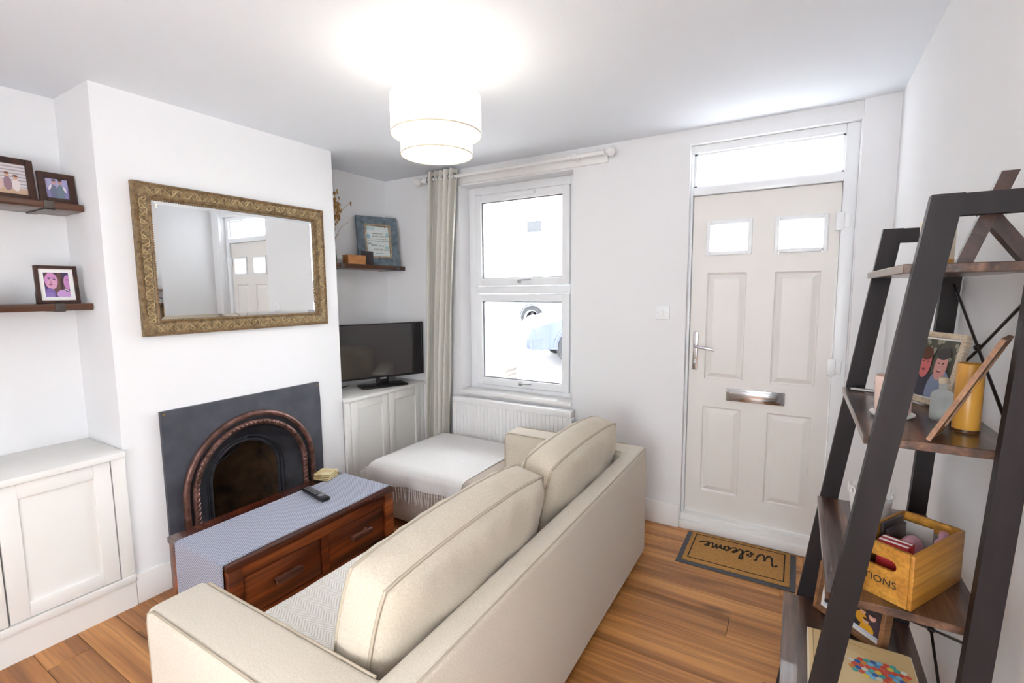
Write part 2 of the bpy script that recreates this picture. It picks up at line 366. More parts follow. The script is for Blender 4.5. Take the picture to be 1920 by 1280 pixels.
def slab():
    """leaf front with raised-and-fielded panels and holes for the lights"""
    bm = bmn()
    xs = sorted({dl, dr} | {v for a in lights+panels for v in a[:2]}); zs = sorted({db, dt} | {v for a in lights+panels for v in a[2:]})
    holes = lights+panels
    for i in range(len(xs)-1):
        for j in range(len(zs)-1):
            cx, cz = (xs[i]+xs[i+1])/2, (zs[j]+zs[j+1])/2
            if any(h[0] < cx < h[1] and h[2] < cz < h[3] for h in holes): continue
            bm.faces.new([bm.verts.new((a, DY, b)) for a, b in ((xs[i], zs[j]), (xs[i+1], zs[j]), (xs[i+1], zs[j+1]), (xs[i], zs[j+1]))])
    def ringf(a, prof):
        rings = []
        for ins, dep in prof:
            rings.append([bm.verts.new((p, DY+dep, q)) for p, q in ((a[0]+ins, a[2]+ins), (a[1]-ins, a[2]+ins), (a[1]-ins, a[3]-ins), (a[0]+ins, a[3]-ins))])
        for A, B in zip(rings, rings[1:]):
            for k in range(4): bm.faces.new((A[k], A[(k+1) % 4], B[(k+1) % 4], B[k]))
        return rings[-1]
    for p in panels:
        bm.faces.new(ringf(p, ((0, 0), (.006, .010), (.012, .012), (.034, .002), (.04, 0))))
    for l in lights: ringf(l, ((0, 0), (.0, .05)))
    for a in ((dl, dl, db, dt), (dr, dr, db, dt)): bm.faces.new([bm.verts.new((a[0], yy, zz)) for yy, zz in ((DY, db), (DY+.045, db), (DY+.045, dt), (DY, dt))])
    for zz in (db, dt): bm.faces.new([bm.verts.new((xx, yy, zz)) for xx, yy in ((dl, DY), (dr, DY), (dr, DY+.045), (dl, DY+.045))])
    bmesh.ops.remove_doubles(bm, verts=bm.verts, dist=1e-5)
    return bm
obj('leaf', slab(), M['door'], door, smooth=None)
for l in lights:
    bm = bmn(); t = .024
    for a in ((l[0], l[0]+t, l[2], l[3]), (l[1]-t, l[1], l[2], l[3]), (l[0]+t, l[1]-t, l[3]-t, l[3]), (l[0]+t, l[1]-t, l[2], l[2]+t)): bx(bm, a[0], a[1], DY-.012, DY+.02, a[2], a[3], bev=.005)
    lf = obj('light_frame', bm, M['pvc'], door); obj('pane', box(l[0]+t, l[1]-t, DY+.004, DY+.01, l[2]+t, l[3]-t), M['frost'], lf)
bm = box(-.556, -.525, DY-.008, DY, 1.022, 1.262, bev=.004, seg=3)
hp = obj('handle_plate', bm, M['chrome'], door)
bm = tube(bmn(), catmull([(-.54, DY, 1.172), (-.54, DY-.035, 1.174), (-.53, DY-.05, 1.172), (-.48, DY-.052, 1.165), (-.425, DY-.048, 1.155)]), [.011]*13+[.0095]*8+[.008]*4, 10)
obj('lever', bm, M['chrome'], hp)
bm = lathe(bmn(), [(0, 0), (.009, 0), (.009, .012), (0, .012)], n=16); bmesh.ops.rotate(bm, verts=bm.verts, matrix=Matrix.Rotation(PI/2, 3, 'X'))
bmesh.ops.translate(bm, verts=bm.verts, vec=(-.54, DY-.006, 1.075)); obj('lock_cylinder', bm, M['silver'], hp)
lb = obj('letterbox', box(-.355, -.043, DY-.012, DY, .846, .923, bev=.004), M['chrome'], door)
obj('flap', box(-.338, -.06, DY-.02, DY-.008, .857, .912, bev=.004), M['chrome'], lb)
for z in (1.042, 1.828):
    bm = box(.15, .186, DY-.024, DY-.002, z, z+.095, bev=.004); bx(bm, .188, .214, DY-.026, DY-.004, z+.012, z+.083, bev=.004); obj('hinge', bm, M['pvc'], door)

# ---------------------------------------------------------------- fireplace
fp = thing('fireplace', 'black slate fireplace with copper rimmed arched iron insert', 'fireplace', (XC, 1.58, 0))
FC, FCZ = 1.58, .435
def arch(r, n=28):
    return [(FC-r, 0)]+[(FC-r*math.cos(PI*i/n), FCZ+r*math.sin(PI*i/n)) for i in range(n+1)]+[(FC+r, 0)]
def arch_tube(r, x, rad, rope=0):
    pts = [(x, FC-r, z) for z in (0.0, .15, .3)]+[(x, FC-r*math.cos(PI*i/40), FCZ+r*math.sin(PI*i/40)) for i in range(41)]+[(x, FC+r, z) for z in (.3, .15, .0)]
    return tube(bmn(), pts, rad, 10)
def panel_bm(r, x0, x1):
    y0, y1, z1 = 1.113, 2.042, .93; bm = bmn(); inner = arch(r); outer = []
    for (y, z) in inner:
        if z <= FCZ: outer.append((y0 if y < FC else y1, z)); continue
        dy, dz = y-FC, z-FCZ; s = min((z1-FCZ)/dz if dz > 1e-6 else 9e9, (FC-y0)/abs(dy) if abs(dy) > 1e-6 else 9e9); outer.append((FC+dy*s, FCZ+dz*s))
    for cy in (y0, y1):                                     # snap nearest to true corners
        k = min(range(len(outer)), key=lambda i: (outer[i][0]-cy)**2+(outer[i][1]-z1)**2); outer[k] = (cy, z1)
    for x in (x0, x1):
        A = [bm.verts.new((x, *p)) for p in inner]; B = [bm.verts.new((x, *p)) for p in outer]
        for i in range(len(A)-1): bm.faces.new((A[i], A[i+1], B[i+1], B[i]))
        if x == x0: A0, B0 = A, B
    for P, Q in ((A0, A), (B0, B)):
        for i in range(len(P)-1): bm.faces.new((P[i], P[i+1], Q[i+1], Q[i]))
    return bm
obj('surround', panel_bm(.39, XC+.001, XC+.02), M['slate'], fp, smooth=30)
def band(r0, x0, r1, x1, m, name):
    bm = bmn(); A = [bm.verts.new((x0, *p)) for p in arch(r0)]; B = [bm.verts.new((x1, *p)) for p in arch(r1)]
    for i in range(len(A)-1): bm.faces.new((A[i], A[i+1], B[i+1], B[i]))
    return obj(name, bm, m, fp)
obj('outer_rim', arch_tube(.383, XC+.024, .017), M['copper'], fp)
band(.39, XC+.018, .345, XC+.012, M['iron'], 'moulding')
ro = obj('rope_rim', arch_tube(.33, XC+.014, .017), M['copper'], fp)
bm = bmn(); r = .33                                          # the twisted rope bosses on the rim
for i in range(64):
    s = i/63*(PI*r+.6)
    if s < .3: p = Vector((XC+.024, FC-r, .13+s)); t = Vector((0, 0, 1))
    elif s > .3+PI*r: p = Vector((XC+.024, FC+r, .43-(s-.3-PI*r))); t = Vector((0, 0, -1))
    else: a = (s-.3)/r; p = Vector((XC+.024, FC-r*math.cos(a), FCZ+r*math.sin(a))); t = Vector((0, math.sin(a), math.cos(a)))
    n = Vector((0, t.z, -t.y)); d = (t*.6+n).normalized()
    tube(bm, [p-d*.016, p+Vector((.008, 0, 0)), p+d*.016], [.003, .0065, .003], 6)
tag(obj('rope_twist', bm, M['copper'], ro), kind='stuff')
band(.315, XC+.012, .3, XC-.01, M['iron'], 'moulding'); band(.3, XC-.01, .215, XC-.085, M['iron'], 'splay')
obj('inner_rim', arch_tube(.21, XC-.082, .012), M['iron'], fp); obj('inner_rim', arch_tube(.232, XC-.068, .006), M['iron'], fp)
bm = bmn(); x0, x1, y0, y1, z1 = XB-.08, XC-.088, FY0+.003, FY1-.003, FZ-.003
for q in (((x0, y0, 0), (x0, y1, 0), (x0, y1, z1), (x0, y0, z1)), ((x0, y0, 0), (x1, y0, 0), (x1, y0, z1), (x0, y0, z1)), ((x0, y1, 0), (x1, y1, 0), (x1, y1, z1), (x0, y1, z1)), ((x0, y0, z1), (x1, y0, z1), (x1, y1, z1), (x0, y1, z1)), ((x0, y0, .002), (x1, y0, .002), (x1, y1, .002), (x0, y1, .002))):
    bm.faces.new([bm.verts.new(p) for p in q])
obj('firebox', bm, M['soot'], fp, smooth=None)
obj('damper_rod', tube(bmn(), [(XC-.2, 1.46, .5), (XC-.22, 1.6, .56), (XC-.24, 1.68, .63)], .006), M['iron'], fp)
obj('boss', lathe(bmn(), [(0, 0), (.012, .002), (.014, .012), (0, .02)], (XC-.07, FC, FCZ+.215)), M['iron'], fp)
for y, z in ((1.127, .915), (2.028, .915)):
    bm = lathe(bmn(), [(.006, 0), (.006, .003), (0, .004)], n=12); bmesh.ops.rotate(bm, verts=bm.verts, matrix=Matrix.Rotation(PI/2, 3, 'Y')); bmesh.ops.translate(bm, verts=bm.verts, vec=(XC+.02, y, z)); obj('brass_screw', bm, M['goldtrim'], fp)

# ---------------------------------------------------------------- mirror
mi = thing('wall_mirror', 'large rectangular mirror in a carved antique gold frame', 'mirror', (XC, 1.6, 1.312))
my0, my1, mz0, mz1 = 1.073, 2.13, 1.313, 2.055
def picture_frame(bm, prof, y0, y1, z0, z1, x):
    """mitred frame on a wall facing +x; prof = (inset, height) pairs"""
    rings = []
    for ins, hgt in prof: rings.append([bm.verts.new((x+hgt, a, b)) for a, b in ((y0+ins, z0+ins), (y1-ins, z0+ins), (y1-ins, z1-ins), (y0+ins, z1-ins))])
    for A, B in zip(rings, rings[1:]):
        for k in range(4): bm.faces.new((A[k], A[(k+1) % 4], B[(k+1) % 4], B[k]))
    return bm
frm = obj('frame', picture_frame(bmn(), ((0, .002), (0, .03), (.006, .038), (.014, .034), (.018, .030), (.035, .034), (.055, .030), (.062, .026), (.068, .03), (.074, .026), (.076, .01)), my0, my1, mz0, mz1, XC), M['gold'], mi)
scr = bmn()                                                  # carved scrolls around the frame
def scroll_row(p0, p1):
    p0, p1 = Vector(p0), Vector(p1); d = p1-p0; n = int(d.length/.036); t = d.normalized(); up = Vector((1, 0, 0)); s = up.cross(t)
    for i in range(n):
        c = p0+t*(d.length*(i+.5)/n); sg = 1 if i % 2 else -1
        pts = [c+s*sg*.003+(t*math.cos(a)+s*math.sin(a)*sg)*(.014*(1-a/10)) for a in [k*.62 for k in range(12)]]
        tube(scr, pts, [.0026]*11+[.0014], 5, caps=False)
    m_ = n*6; tube(scr, [p0+t*(d.length*i/m_)+s*(.0165*math.cos(PI*i/6)) for i in range(m_+1)], .0028, 5)
    for i in range(n*2):
        c = p0+t*(d.length*(i+.5)/(n*2)); sg = 1 if i % 4 < 2 else -1; dv = (t+s*sg*1.3).normalized()
        tube(scr, [c+s*sg*.006, c+s*sg*.006+dv*.007, c+s*sg*.006+dv*.013], [.0012, .0034, .0008], 5)
e = .037; hx = XC+.034
scroll_row((hx, my0+e, mz0+.06), (hx, my0+e, mz1-.06)); scroll_row((hx, my1-e, mz0+.06), (hx, my1-e, mz1-.06)); scroll_row((hx, my0+.05, mz1-e), (hx, my1-.05, mz1-e)); scroll_row((hx, my0+.05, mz0+e), (hx, my1-.05, mz0+e))
tag(obj('carved_scrolls', scr, M['scroll'], frm), kind='stuff')
bead = bmn()
for ins, hh in ((.071, .03), (.009, .037)):
    for a, b, c, d in ((my0+ins, mz0+ins, my1-ins, mz0+ins), (my1-ins, mz0+ins, my1-ins, mz1-ins), (my1-ins, mz1-ins, my0+ins, mz1-ins), (my0+ins, mz1-ins, my0+ins, mz0+ins)):
        Ld = math.hypot(c-a, d-b); n = int(Ld/.011)
        for i in range(n):
            g = bmesh.ops.create_icosphere(bead, subdivisions=1, radius=.0048); bmesh.ops.translate(bead, verts=g['verts'], vec=(XC+hh, a+(c-a)*(i+.5)/n, b+(d-b)*(i+.5)/n))
tag(obj('bead_trim', bead, M['goldtrim'], frm), kind='stuff')
iy0, iy1, iz0, iz1 = my0+.075, my1-.075, mz0+.075, mz1-.075
gl = picture_frame(bmn(), ((0, .016), (.022, .02)), iy0, iy1, iz0, iz1, XC)
obj('bevelled_edge', gl, M['mirror'], mi, smooth=None)
bm = bmn(); bm.faces.new([bm.verts.new((XC+.02, a, b)) for a, b in ((iy0+.022, iz0+.022), (iy1-.022, iz0+.022), (iy1-.022, iz1-.022), (iy0+.022, iz1-.022))]); obj('mirror_glass', bm, M['mirror'], mi, smooth=None)

# ---------------------------------------------------------------- cabinets in the alcoves
def shaker(parent, xf, y0, y1, z0, z1, t=.062):
    bm = bmn(); x0 = xf-.02
    bx(bm, x0, xf, y0, y0+t, z0, z1, bev=.0015); bx(bm, x0, xf, y1-t, y1, z0, z1, bev=.0015); bx(bm, x0, xf, y0+t, y1-t, z1-t, z1, bev=.0015); bx(bm, x0, xf, y0+t, y1-t, z0, z0+t, bev=.0015)
    d = obj('door', bm, M['cab'], parent); obj('panel', box(x0, xf-.012, y0+t, y1-t, z0+t, z1-t), M['cab'], d)
    return d
xf = -2.72
cb = thing('alcove_cabinet', 'white shaker cabinet in the alcove left of the fireplace', 'cabinet', (-2.93, .2, 0))
bm = bmn(); bx(bm, XB+.002, xf-.024, -.55, Y0-.003, .15, .752); obj('carcass', bm, M['cab'], cb)
bm = bmn(); bx(bm, xf-.03, xf+.002, .897, Y0-.003, .15, .752, bev=.002); obj('stile', bm, M['cab'], cb)
obj('rail', box(xf-.03, xf+.006, -.55, Y0-.003, .128, .163, bev=.003), M['cab'], cb)
shaker(cb, xf, .517, .892, .168, .748); shaker(cb, xf, .137, .511, .168, .748); shaker(cb, xf, -.243, .131, .168, .748)
obj('plinth', box(xf-.05, xf-.004, -.55, Y0-.003, 0, .132), M['cab'], cb)
tag(obj('cabinet_top', box(XB+.002, -2.7, -.55, Y0-.002, .753, .783, bev=.004), M['cab']), 'white painted worktop over the alcove cabinet left of the fireplace', 'worktop')
c2 = thing('alcove_cabinet', 'white shaker cabinet under the television', 'cabinet', (-2.9, 2.66, 0))
obj('carcass', box(XA+.002, xf-.024, Y1+.004, YF-.004, .13, .738), M['cab'], c2)
obj('stile', box(xf-.03, xf, Y1+.004, 2.29, .13, .738, bev=.002), M['cab'], c2)
shaker(c2, xf, 2.294, 2.66, .14, .735); shaker(c2, xf, 2.665, 3.03, .14, .735)
obj('stile', box(xf-.03, xf, 3.034, YF-.004, .13, .738, bev=.002), M['cab'], c2)
obj('plinth', box(xf-.06, xf-.02, Y1+.004, YF-.004, 0, .13), M['cab'], c2)
tag(obj('cabinet_top', box(XA+.002, -2.7, Y1+.004, YF-.004, .739, .768, bev=.006), M['cab']), 'white painted top board the television stands on', 'worktop')

# ---------------------------------------------------------------- sofa
sx0, sx1, sy0, sy1, ah = -1.535, -.69, .545, 2.625, .65
aw = .165
so = thing('sofa', 'beige linen two seater sofa with slim arms and piped edges', 'sofa', ((sx0+sx1)/2, (sy0+sy1)/2, 0))
def piping(parent, pts, r=.0045, closed=False, m='pipe'):
    return obj('piping', tube(bmn(), pts, r, 6, closed), M[m], parent)
obj('base', box(sx0+.02, sx1-.03, sy0+aw-.01, sy1-aw+.01, .05, .3, bev=.015), M['sofa'], so)
for a, b in ((sy0, sy0+aw), (sy1-aw, sy1)):
    am = obj('arm', box(sx0, sx1-.04, a, b, .035, ah, bev=.026, seg=4), M['sofa'], so)
    for yy in (a+.007, b-.007):
        piping(am, [(sx0+.004, yy, .06), (sx0+.004, yy, ah-.05), (sx0+.012, yy, ah-.018), (sx0+.04, yy, ah-.003), (sx1-.1, yy, ah-.003)], .0035)
bk = obj('back', box(sx1-.095, sx1, sy0-.001, sy1+.001, .034, ah+.001, bev=.026, seg=4), M['sofa'], so)
piping(bk, [(sx1-.007, sy0+.007, .06), (sx1-.007, sy0+.007, ah-.03), (sx1-.007, sy0+.03, ah-.006), (sx1-.007, sy1-.03, ah-.006), (sx1-.007, sy1-.007, ah-.03), (sx1-.007, sy1-.007, .06)], .003)
for x in (sx0+.07, sx1-.07):
    for yy in (sy0+.07, sy1-.07): obj('foot', box(x-.03, x+.03, yy-.03, yy+.03, 0, .04), M['void'], so)
ym = (sy0+sy1)/2
obj('seat_cushion', box(sx0-.002, sx1-.1, sy0+aw+.004, ym-.003, .295, .435, bev=.035, seg=4), M['cush'], so)
obj('seat_cushion', box(sx0-.002, sx1-.1, ym+.003, sy1-aw-.004, .295, .435, bev=.035, seg=4), M['cush'], so)
# herringbone throw over the seat
def herring():
    m = bpy.data.materials.new('herringbone_throw'); m.use_nodes = True; nt = m.node_tree; N = nt.nodes; Lk = nt.links; b = N['Principled BSDF']
    tc = N.new('ShaderNodeTexCoord'); sp = N.new('ShaderNodeSeparateXYZ'); Lk.new(tc.outputs['Object'], sp.inputs[0])
    def mth(op, a, bv=None):
        n = N.new('ShaderNodeMath'); n.operation = op
        for i, v in enumerate((a, bv)):
            if v is None: continue
            if isinstance(v, (int, float)): n.inputs[i].default_value = v
            else: Lk.new(v, n.inputs[i])
        return n.outputs[0]
    tri = mth('PINGPONG', sp.outputs[1], .032); s = mth('ADD', mth('MULTIPLY', tri, 1.1), sp.outputs[0])
    wv = mth('FRACT', mth('MULTIPLY', s, 75)); st = mth('GREATER_THAN', wv, .62)
    mx = N.new('ShaderNodeMix'); mx.data_type = 'RGBA'; mx.inputs[6].default_value = (*lin('eeebe6'), 1); mx.inputs[7].default_value = (*lin('d3ccc2'), 1); Lk.new(st, mx.inputs[0])
    Lk.new(mx.outputs[2], b.inputs['Base Color']); b.inputs['Roughness'].default_value = .95
    bp = N.new('ShaderNodeBump'); bp.inputs['Strength'].default_value = .3; bp.inputs['Distance'].default_value = .002; Lk.new(wv, bp.inputs['Height']); Lk.new(bp.outputs[0], b.inputs['Normal']); return m
def cloth(name, prof, y0, y1, m, label, cat, wob=.003, ny=40, parent=None, th=.004):
    bm = bmn(); P = catmull([(a, 0, b) for a, b in prof], 5); rows = []
    for j in range(ny+1):
        yy = y0+(y1-y0)*j/ny
        rows.append([bm.verts.new((p.x+wob*math.sin(yy*31+p.z*20), yy, p.z+wob*.6*math.sin(yy*23+p.x*17))) for p in P])
    for j in range(ny):
        for i in range(len(P)-1): bm.faces.new((rows[j][i], rows[j+1][i], rows[j+1][i+1], rows[j][i+1]))
    thicken(bm, th)
    o = obj(name, bm, m, parent); 
    if label: tag(o, label, cat)
    return o
cloth('seat_throw', [(sx0-.012, .2), (sx0-.014, .32), (sx0-.008, .4), (sx0+.03, .443), (sx0+.1, .448), (sx0+.3, .449), (sx0+.5, .447), (sx1-.115, .446)], sy0+aw+.012, sy1-aw-.012, herring(), 'off-white herringbone throw spread over the sofa seat', 'throw', .002)
# back cushions
def cushion(name, label, y0, y1, zc, hgt, T, tilt, xc, seed):
    rnd = random.Random(seed); Wd = y1-y0
    ph = [rnd.uniform(0, 6) for _ in range(6)]
    root = thing(name, label, 'cushion', (xc, (y0+y1)/2, zc), (0, tilt, 0), group='sofa back cushions')
    def f(u, v, q):
        k = .2; uu = u*math.sqrt(1-k*v*v*.5*abs(u)**2); vv = v*math.sqrt(1-k*u*u*abs(v)**2*.7)
        tf = .50+.50*(max(0, 1-u**4)*max(0, 1-v**4))**.55
        y = uu*Wd/2; z = vv*hgt/2; x = q*T/2*tf
        if abs(q) < .999: pass
        edge = max(abs(u), abs(v))
        y += (Wd*.012)*(1-q*q)*(1-v**6)*(1 if u > .99 else -1 if u < -.99 else 0); z += (.026)*(1-q*q)*(1-u**6)*(1 if v > .99 else -1 if v < -.99 else 0)
        wr = (.0065*math.sin(u*23+ph[0]+2*math.sin(v*2+u*5))*max(0, v)**2+.005*math.sin(v*6+u*8+ph[1])+.006*math.sin(u*4+ph[2])*max(0, -v)**2)*(1-edge**8)
        x += q*wr
        z -= .012*math.cos(u*2.6+ph[3])*(v+1)*.3*(1-abs(u)) if v < 0 else 0
        z -= .012*abs(u)**3*max(0, v)
        z += (.003*math.sin(u*29+ph[4]+3*math.sin(u*7))+.002*math.sin(u*47+ph[5]))*(1-q*q)*(1-u**6)*(1 if v > .99 else 0)
        return Vector((x, y, z))
    bm = bmn(); g = bmesh.ops.create_cube(bm, size=2)
    bmesh.ops.subdivide_edges(bm, edges=bm.edges[:], cuts=27, use_grid_fill=True)
    for v in bm.verts: c = v.co.copy(); v.co = f(c.y, c.z, c.x)
    cv = obj('cover', bm, M['cush'], root, local=True, smooth=70)
    per = [(-1+2*i/40, -1) for i in range(40)]+[(1, -1+2*i/24) for i in range(24)]+[(1-2*i/40, 1) for i in range(40)]+[(-1, 1-2*i/24) for i in range(24)]
    for q in (-1, 1):
        obj('piping', tube(bmn(), [f(a, b, q) for a, b in per], .0052, 6, closed=True), M['pipe'], cv, local=True)
    return root
cushion('sofa_back_cushion', 'nearer beige linen back cushion with piped edges on the sofa', .738, 1.6, .652, .41, .235, .21, -.905, 3)
cushion('sofa_back_cushion', 'farther beige linen back cushion beside the far sofa arm', 1.635, 2.44, .652, .41, .235, .21, -.905, 8)

# ---------------------------------------------------------------- ottoman and tasselled throw
ox0, ox1, oy0, oy1, oz = -2.42, -1.56, 2.16, 2.925, .405
ot = thing('ottoman', 'pale linen footstool below the radiator, under a white throw', 'ottoman', ((ox0+ox1)/2, (oy0+oy1)/2, 0))
obj('body', box(ox0+.02, ox1-.01, oy0+.02, oy1-.01, .045, .29, bev=.012), M['otto'], ot)
oc = obj('top_cushion', box(ox0+.005, ox1, oy0+.005, oy1, .285, oz, bev=.035, seg=4), M['otto'], ot)
piping(oc, [(ox1-.012, oy0+.03, oz-.008), (ox1-.012, oy1-.03, oz-.008)], .004)
for x in (ox0+.08, ox1-.08):
    for yy in (oy0+.08, oy1-.08): obj('foot', box(x-.025, x+.025, yy-.025, yy+.025, 0, .05), M['void'], ot)
th = thing('fringed_throw', 'white cotton throw with knotted tassels draped over the footstool', 'throw', ((ox0+ox1)/2, (oy0+oy1)/2, oz))
bm = bmn(); nx = 34; tx0, tx1 = ox0-.012, ox1-.075
prof = catmull([(0, oy1-.02, oz+.004), (0, oy1-.25, oz+.006), (0, 2.5, oz+.007), (0, oy0+.12, oz+.006), (0, oy0+.03, oz+.002), (0, oy0-.008, oz-.022), (0, oy0-.014, oz-.07), (0, oy0-.014, oz-.115)], 5)
rows = []
for i in range(nx+1):
    t = i/nx; x = tx0+(tx1-tx0)*t
    r_ = []
    for j, p in enumerate(prof):
        dz = 0; xx = x+.01*(p.y-2.5)*t
        if i <= 2: dz = -(.05, .02, .004)[i]; xx += (-.002, -.004, 0)[i]
        hang = max(0, (oz-.02-p.z))
        r_.append(bm.verts.new((xx, p.y-hang*.10*math.sin(x*22)*1.0-.002*math.sin(x*40), p.z+dz*(1 if hang < .01 else .2)+.0012*math.sin(x*19+p.y*13)+(hang*.12*math.sin(x*6)))))
    rows.append(r_)
for i in range(nx):
    for j in range(len(prof)-1): bm.faces.new((rows[i][j], rows[i][j+1], rows[i+1][j+1], rows[i+1][j]))
edge = [rows[i][-1].co.copy() for i in range(nx+1)]
thicken(bm, .003)
obj('cloth', bm, M['throw'], th)
bm = tube(bmn(), [(0, 0, 0), (0, 0, -.012), (0, -.001, -.018), (0, 0, -.026), (.001, 0, -.08), (0, 0, -.1)], [.0032, .0024, .0046, .0026, .0036, .0022], 6)
tas = obj('tassel', bm, M['tassel'], th, local=True)
nt_ = 44
for k in range(nt_):
    s = k/(nt_-1)*nx; i = min(int(s), nx-1); p = edge[i].lerp(edge[i+1], s-i)-W[th.name]
    rot = (random.uniform(-.1, .06), random.uniform(-.07, .07), random.random()*6); sc_ = (1, 1, random.uniform(.88, 1.08))
    if k == 0: tas.location = p; tas.rotation_euler = rot
    else: share(tas, th, p, rot, sc_)

# ---------------------------------------------------------------- coffee table
tx0, tx1, ty0, ty1, tz = -2.425, -1.93, .975, 1.905, .42
ct = thing('coffee_table', 'dark sheesham coffee table with two drawers before the fireplace', 'table', ((tx0+tx1)/2, (ty0+ty1)/2, 0))
obj('table_top', box(tx0, tx1, ty0, ty1, tz-.03, tz, bev=.004), M['ttop'], ct)
for x in (tx0+.004, tx1-.064):
    for yy in (ty0+.004, ty1-.064): obj('leg', box(x, x+.06, yy, yy+.06, 0, tz-.03, bev=.003), M['twood'], ct)
obj('carcass', box(tx0+.02, tx1-.035, ty0+.02, ty1-.02, .13, tz-.031), M['twood'], ct)
bm = bmn(); xf_ = tx1-.012
bx(bm, xf_-.03, xf_, ty0+.064, ty1-.064, .335, tz-.031); bx(bm, xf_-.03, xf_, ty0+.064, ty1-.064, .125, .15); bx(bm, xf_-.03, xf_, 1.424, 1.466, .15, .335); obj('front_frame', bm, M['twood'], ct)
for a, b in ((ty0+.07, 1.42), (1.47, ty1-.07)):
    d = obj('drawer', box(xf_-.03, xf_-.003, a, b, .154, .331, bev=.003), M['twood'], ct)
    c = (a+b)/2; bm = box(xf_+.012, xf_+.04, c-.064, c+.064, .243, .27, bev=.003)
    bx(bm, xf_-.004, xf_+.014, c-.05, c-.036, .25, .264); bx(bm, xf_-.004, xf_+.014, c+.036, c+.05, .25, .264); obj('handle', bm, M['thandle'], d)
def runner_mat():
    m = mat('woven_runner', 'b9bdcb', .95, col2='a3a7b7', scale=260, bump=.5, bscale=420, stretch=(1, .6, 1))
    nt = m.node_tree; N = nt.nodes; ck = N.new('ShaderNodeTexChecker'); ck.inputs['Scale'].default_value = 165
    ck.inputs[1].default_value = (*lin('c2c5d2'), 1); ck.inputs[2].default_value = (*lin('868a9f'), 1)
    tc = [n for n in N if n.bl_idname == 'ShaderNodeTexCoord'][0]; nt.links.new(tc.outputs['Object'], ck.inputs[0]); nt.links.new(ck.outputs[0], N['Principled BSDF'].inputs['Base Color']); return m
bm = bmn(); P = catmull([(0, 1.9, tz+.0034), (0, 1.6, tz+.0034), (0, 1.2, tz+.0034), (0, 1.0, tz+.0034), (0, ty0-.002, tz+.002), (0, ty0-.007, tz-.015), (0, ty0-.008, tz-.12), (0, ty0-.01, tz-.3)], 5); rows = []
for i in range(13):
    x = -2.335+(.378)*i/12
    rows.append([bm.verts.new((x+.004*math.sin(p.y*9)*(1 if i in (0, 12) else .5), p.y-(.003*math.sin(x*40) if p.z < tz-.03 else 0), p.z)) for p in P])
for i in range(12):
    for j in range(len(P)-1): bm.faces.new((rows[i][j], rows[i][j+1], rows[i+1][j+1], rows[i+1][j]))
thicken(bm, .0025)
M['runner'] = runner_mat()
rn = obj('table_runner', bm, M['runner']); tag(rn, 'grey blue woven runner along the coffee table top', 'table runner')
bm = bmn()
for i in (0, 12): 
    tube(bm, [(-2.335+.378*i/12+(.006 if i == 0 else -.006), p.y-.001, p.z+(.0012 if p.z > tz-.01 else 0)) for p in P], .0028, 5)
obj('hem', bm, M['runner'], rn)
rm = thing('remote_control', 'black television remote lying on the grey runner', 'remote', (-2.205, 1.598, tz+.0045), (0, 0, -.17))
obj('shell', box(-.112, .112, -.024, .024, 0, .02, bev=.006, seg=3), M['black'], rm, local=True)
M['btn'] = mat('grey_button', '8d8d92', .5)
for i in range(6):
    for j in range(3): obj('button', box(-.095+i*.022, -.083+i*.022, -.017+j*.013, -.009+j*.013, .0195, .0218, bev=.0015, seg=1), M['btn'], rm, local=True)
obj('navigation_ring', lathe(bmn(), [(.0, .0205), (.006, .0215), (.008, .0205), (.016, .0215), (.017, .0195)], (.06, 0, 0), 20), M['btn'], rm, local=True)
M['coast'] = mat('coaster_gap_shade', 'a08a68', .7, col2='7d694c', scale=40); M['coastt'] = mat('coaster_print', 'e0d6ae', .4, col2='c9a860', scale=18)  # bases darkened to stand for the shade between stacked coasters
for i in range(4):
    c = thing('coaster', ('bottom', 'second', 'third', 'topmost')[i]+' square coaster in the little stack by the remote', 'coaster', (-2.365+.002*i, 1.79-.003*(i % 2), tz+.0045+i*.011), (0, 0, .25+.05*i), group='coasters stacked on the runner')
    obj('base', box(-.047, .047, -.047, .047, 0, .0085, bev=.003), M['coast'], c, local=True); obj('printed_face', box(-.05, .05, -.05, .05, .0055, .0105, bev=.002, seg=1), M['coastt'], c, local=True)

# ---------------------------------------------------------------- radiator, curtain, pole, switch
rd = thing('radiator', 'white panel radiator under the window', 'radiator', (-1.83, 3.0, .12))
rx0, rx1, rz0, rz1, ry0, ry1 = -2.345, -1.314, .16, .69, 2.985, 3.045
bm = bmn(); n = 30; pts = []
for i in range(n):
    a = rx0+.02+(rx1-rx0-.04)*i/n; d = (rx1-rx0-.04)/n; pts += [(a, ry0), (a+d*.5, ry0), (a+d*.62, ry0+.008), (a+d*.88, ry0+.008)]
pts += [(rx1-.02, ry0), (rx1-.02, ry0+.02), (rx0+.02, ry0+.02)]
prism(bm, pts, 2, rz0+.03, rz1-.045); obj('ribbed_panel', bm, M['rad'], rd, smooth=20)
bm = bmn(); bx(bm, rx0, rx1, ry0-.004, ry1, rz1-.048, rz1, bev=.006); obj('top_cover', bm, M['rad'], rd)
bm = bmn(); bx(bm, rx0, rx0+.02, ry0, ry1, rz0, rz1-.05, bev=.003); bx(bm, rx1-.02, rx1, ry0, ry1, rz0, rz1-.05, bev=.003); obj('side_panel', bm, M['rad'], rd)
obj('bottom_rail', box(rx0, rx1, ry0-.002, ry1, rz0, rz0+.03, bev=.004), M['rad'], rd)
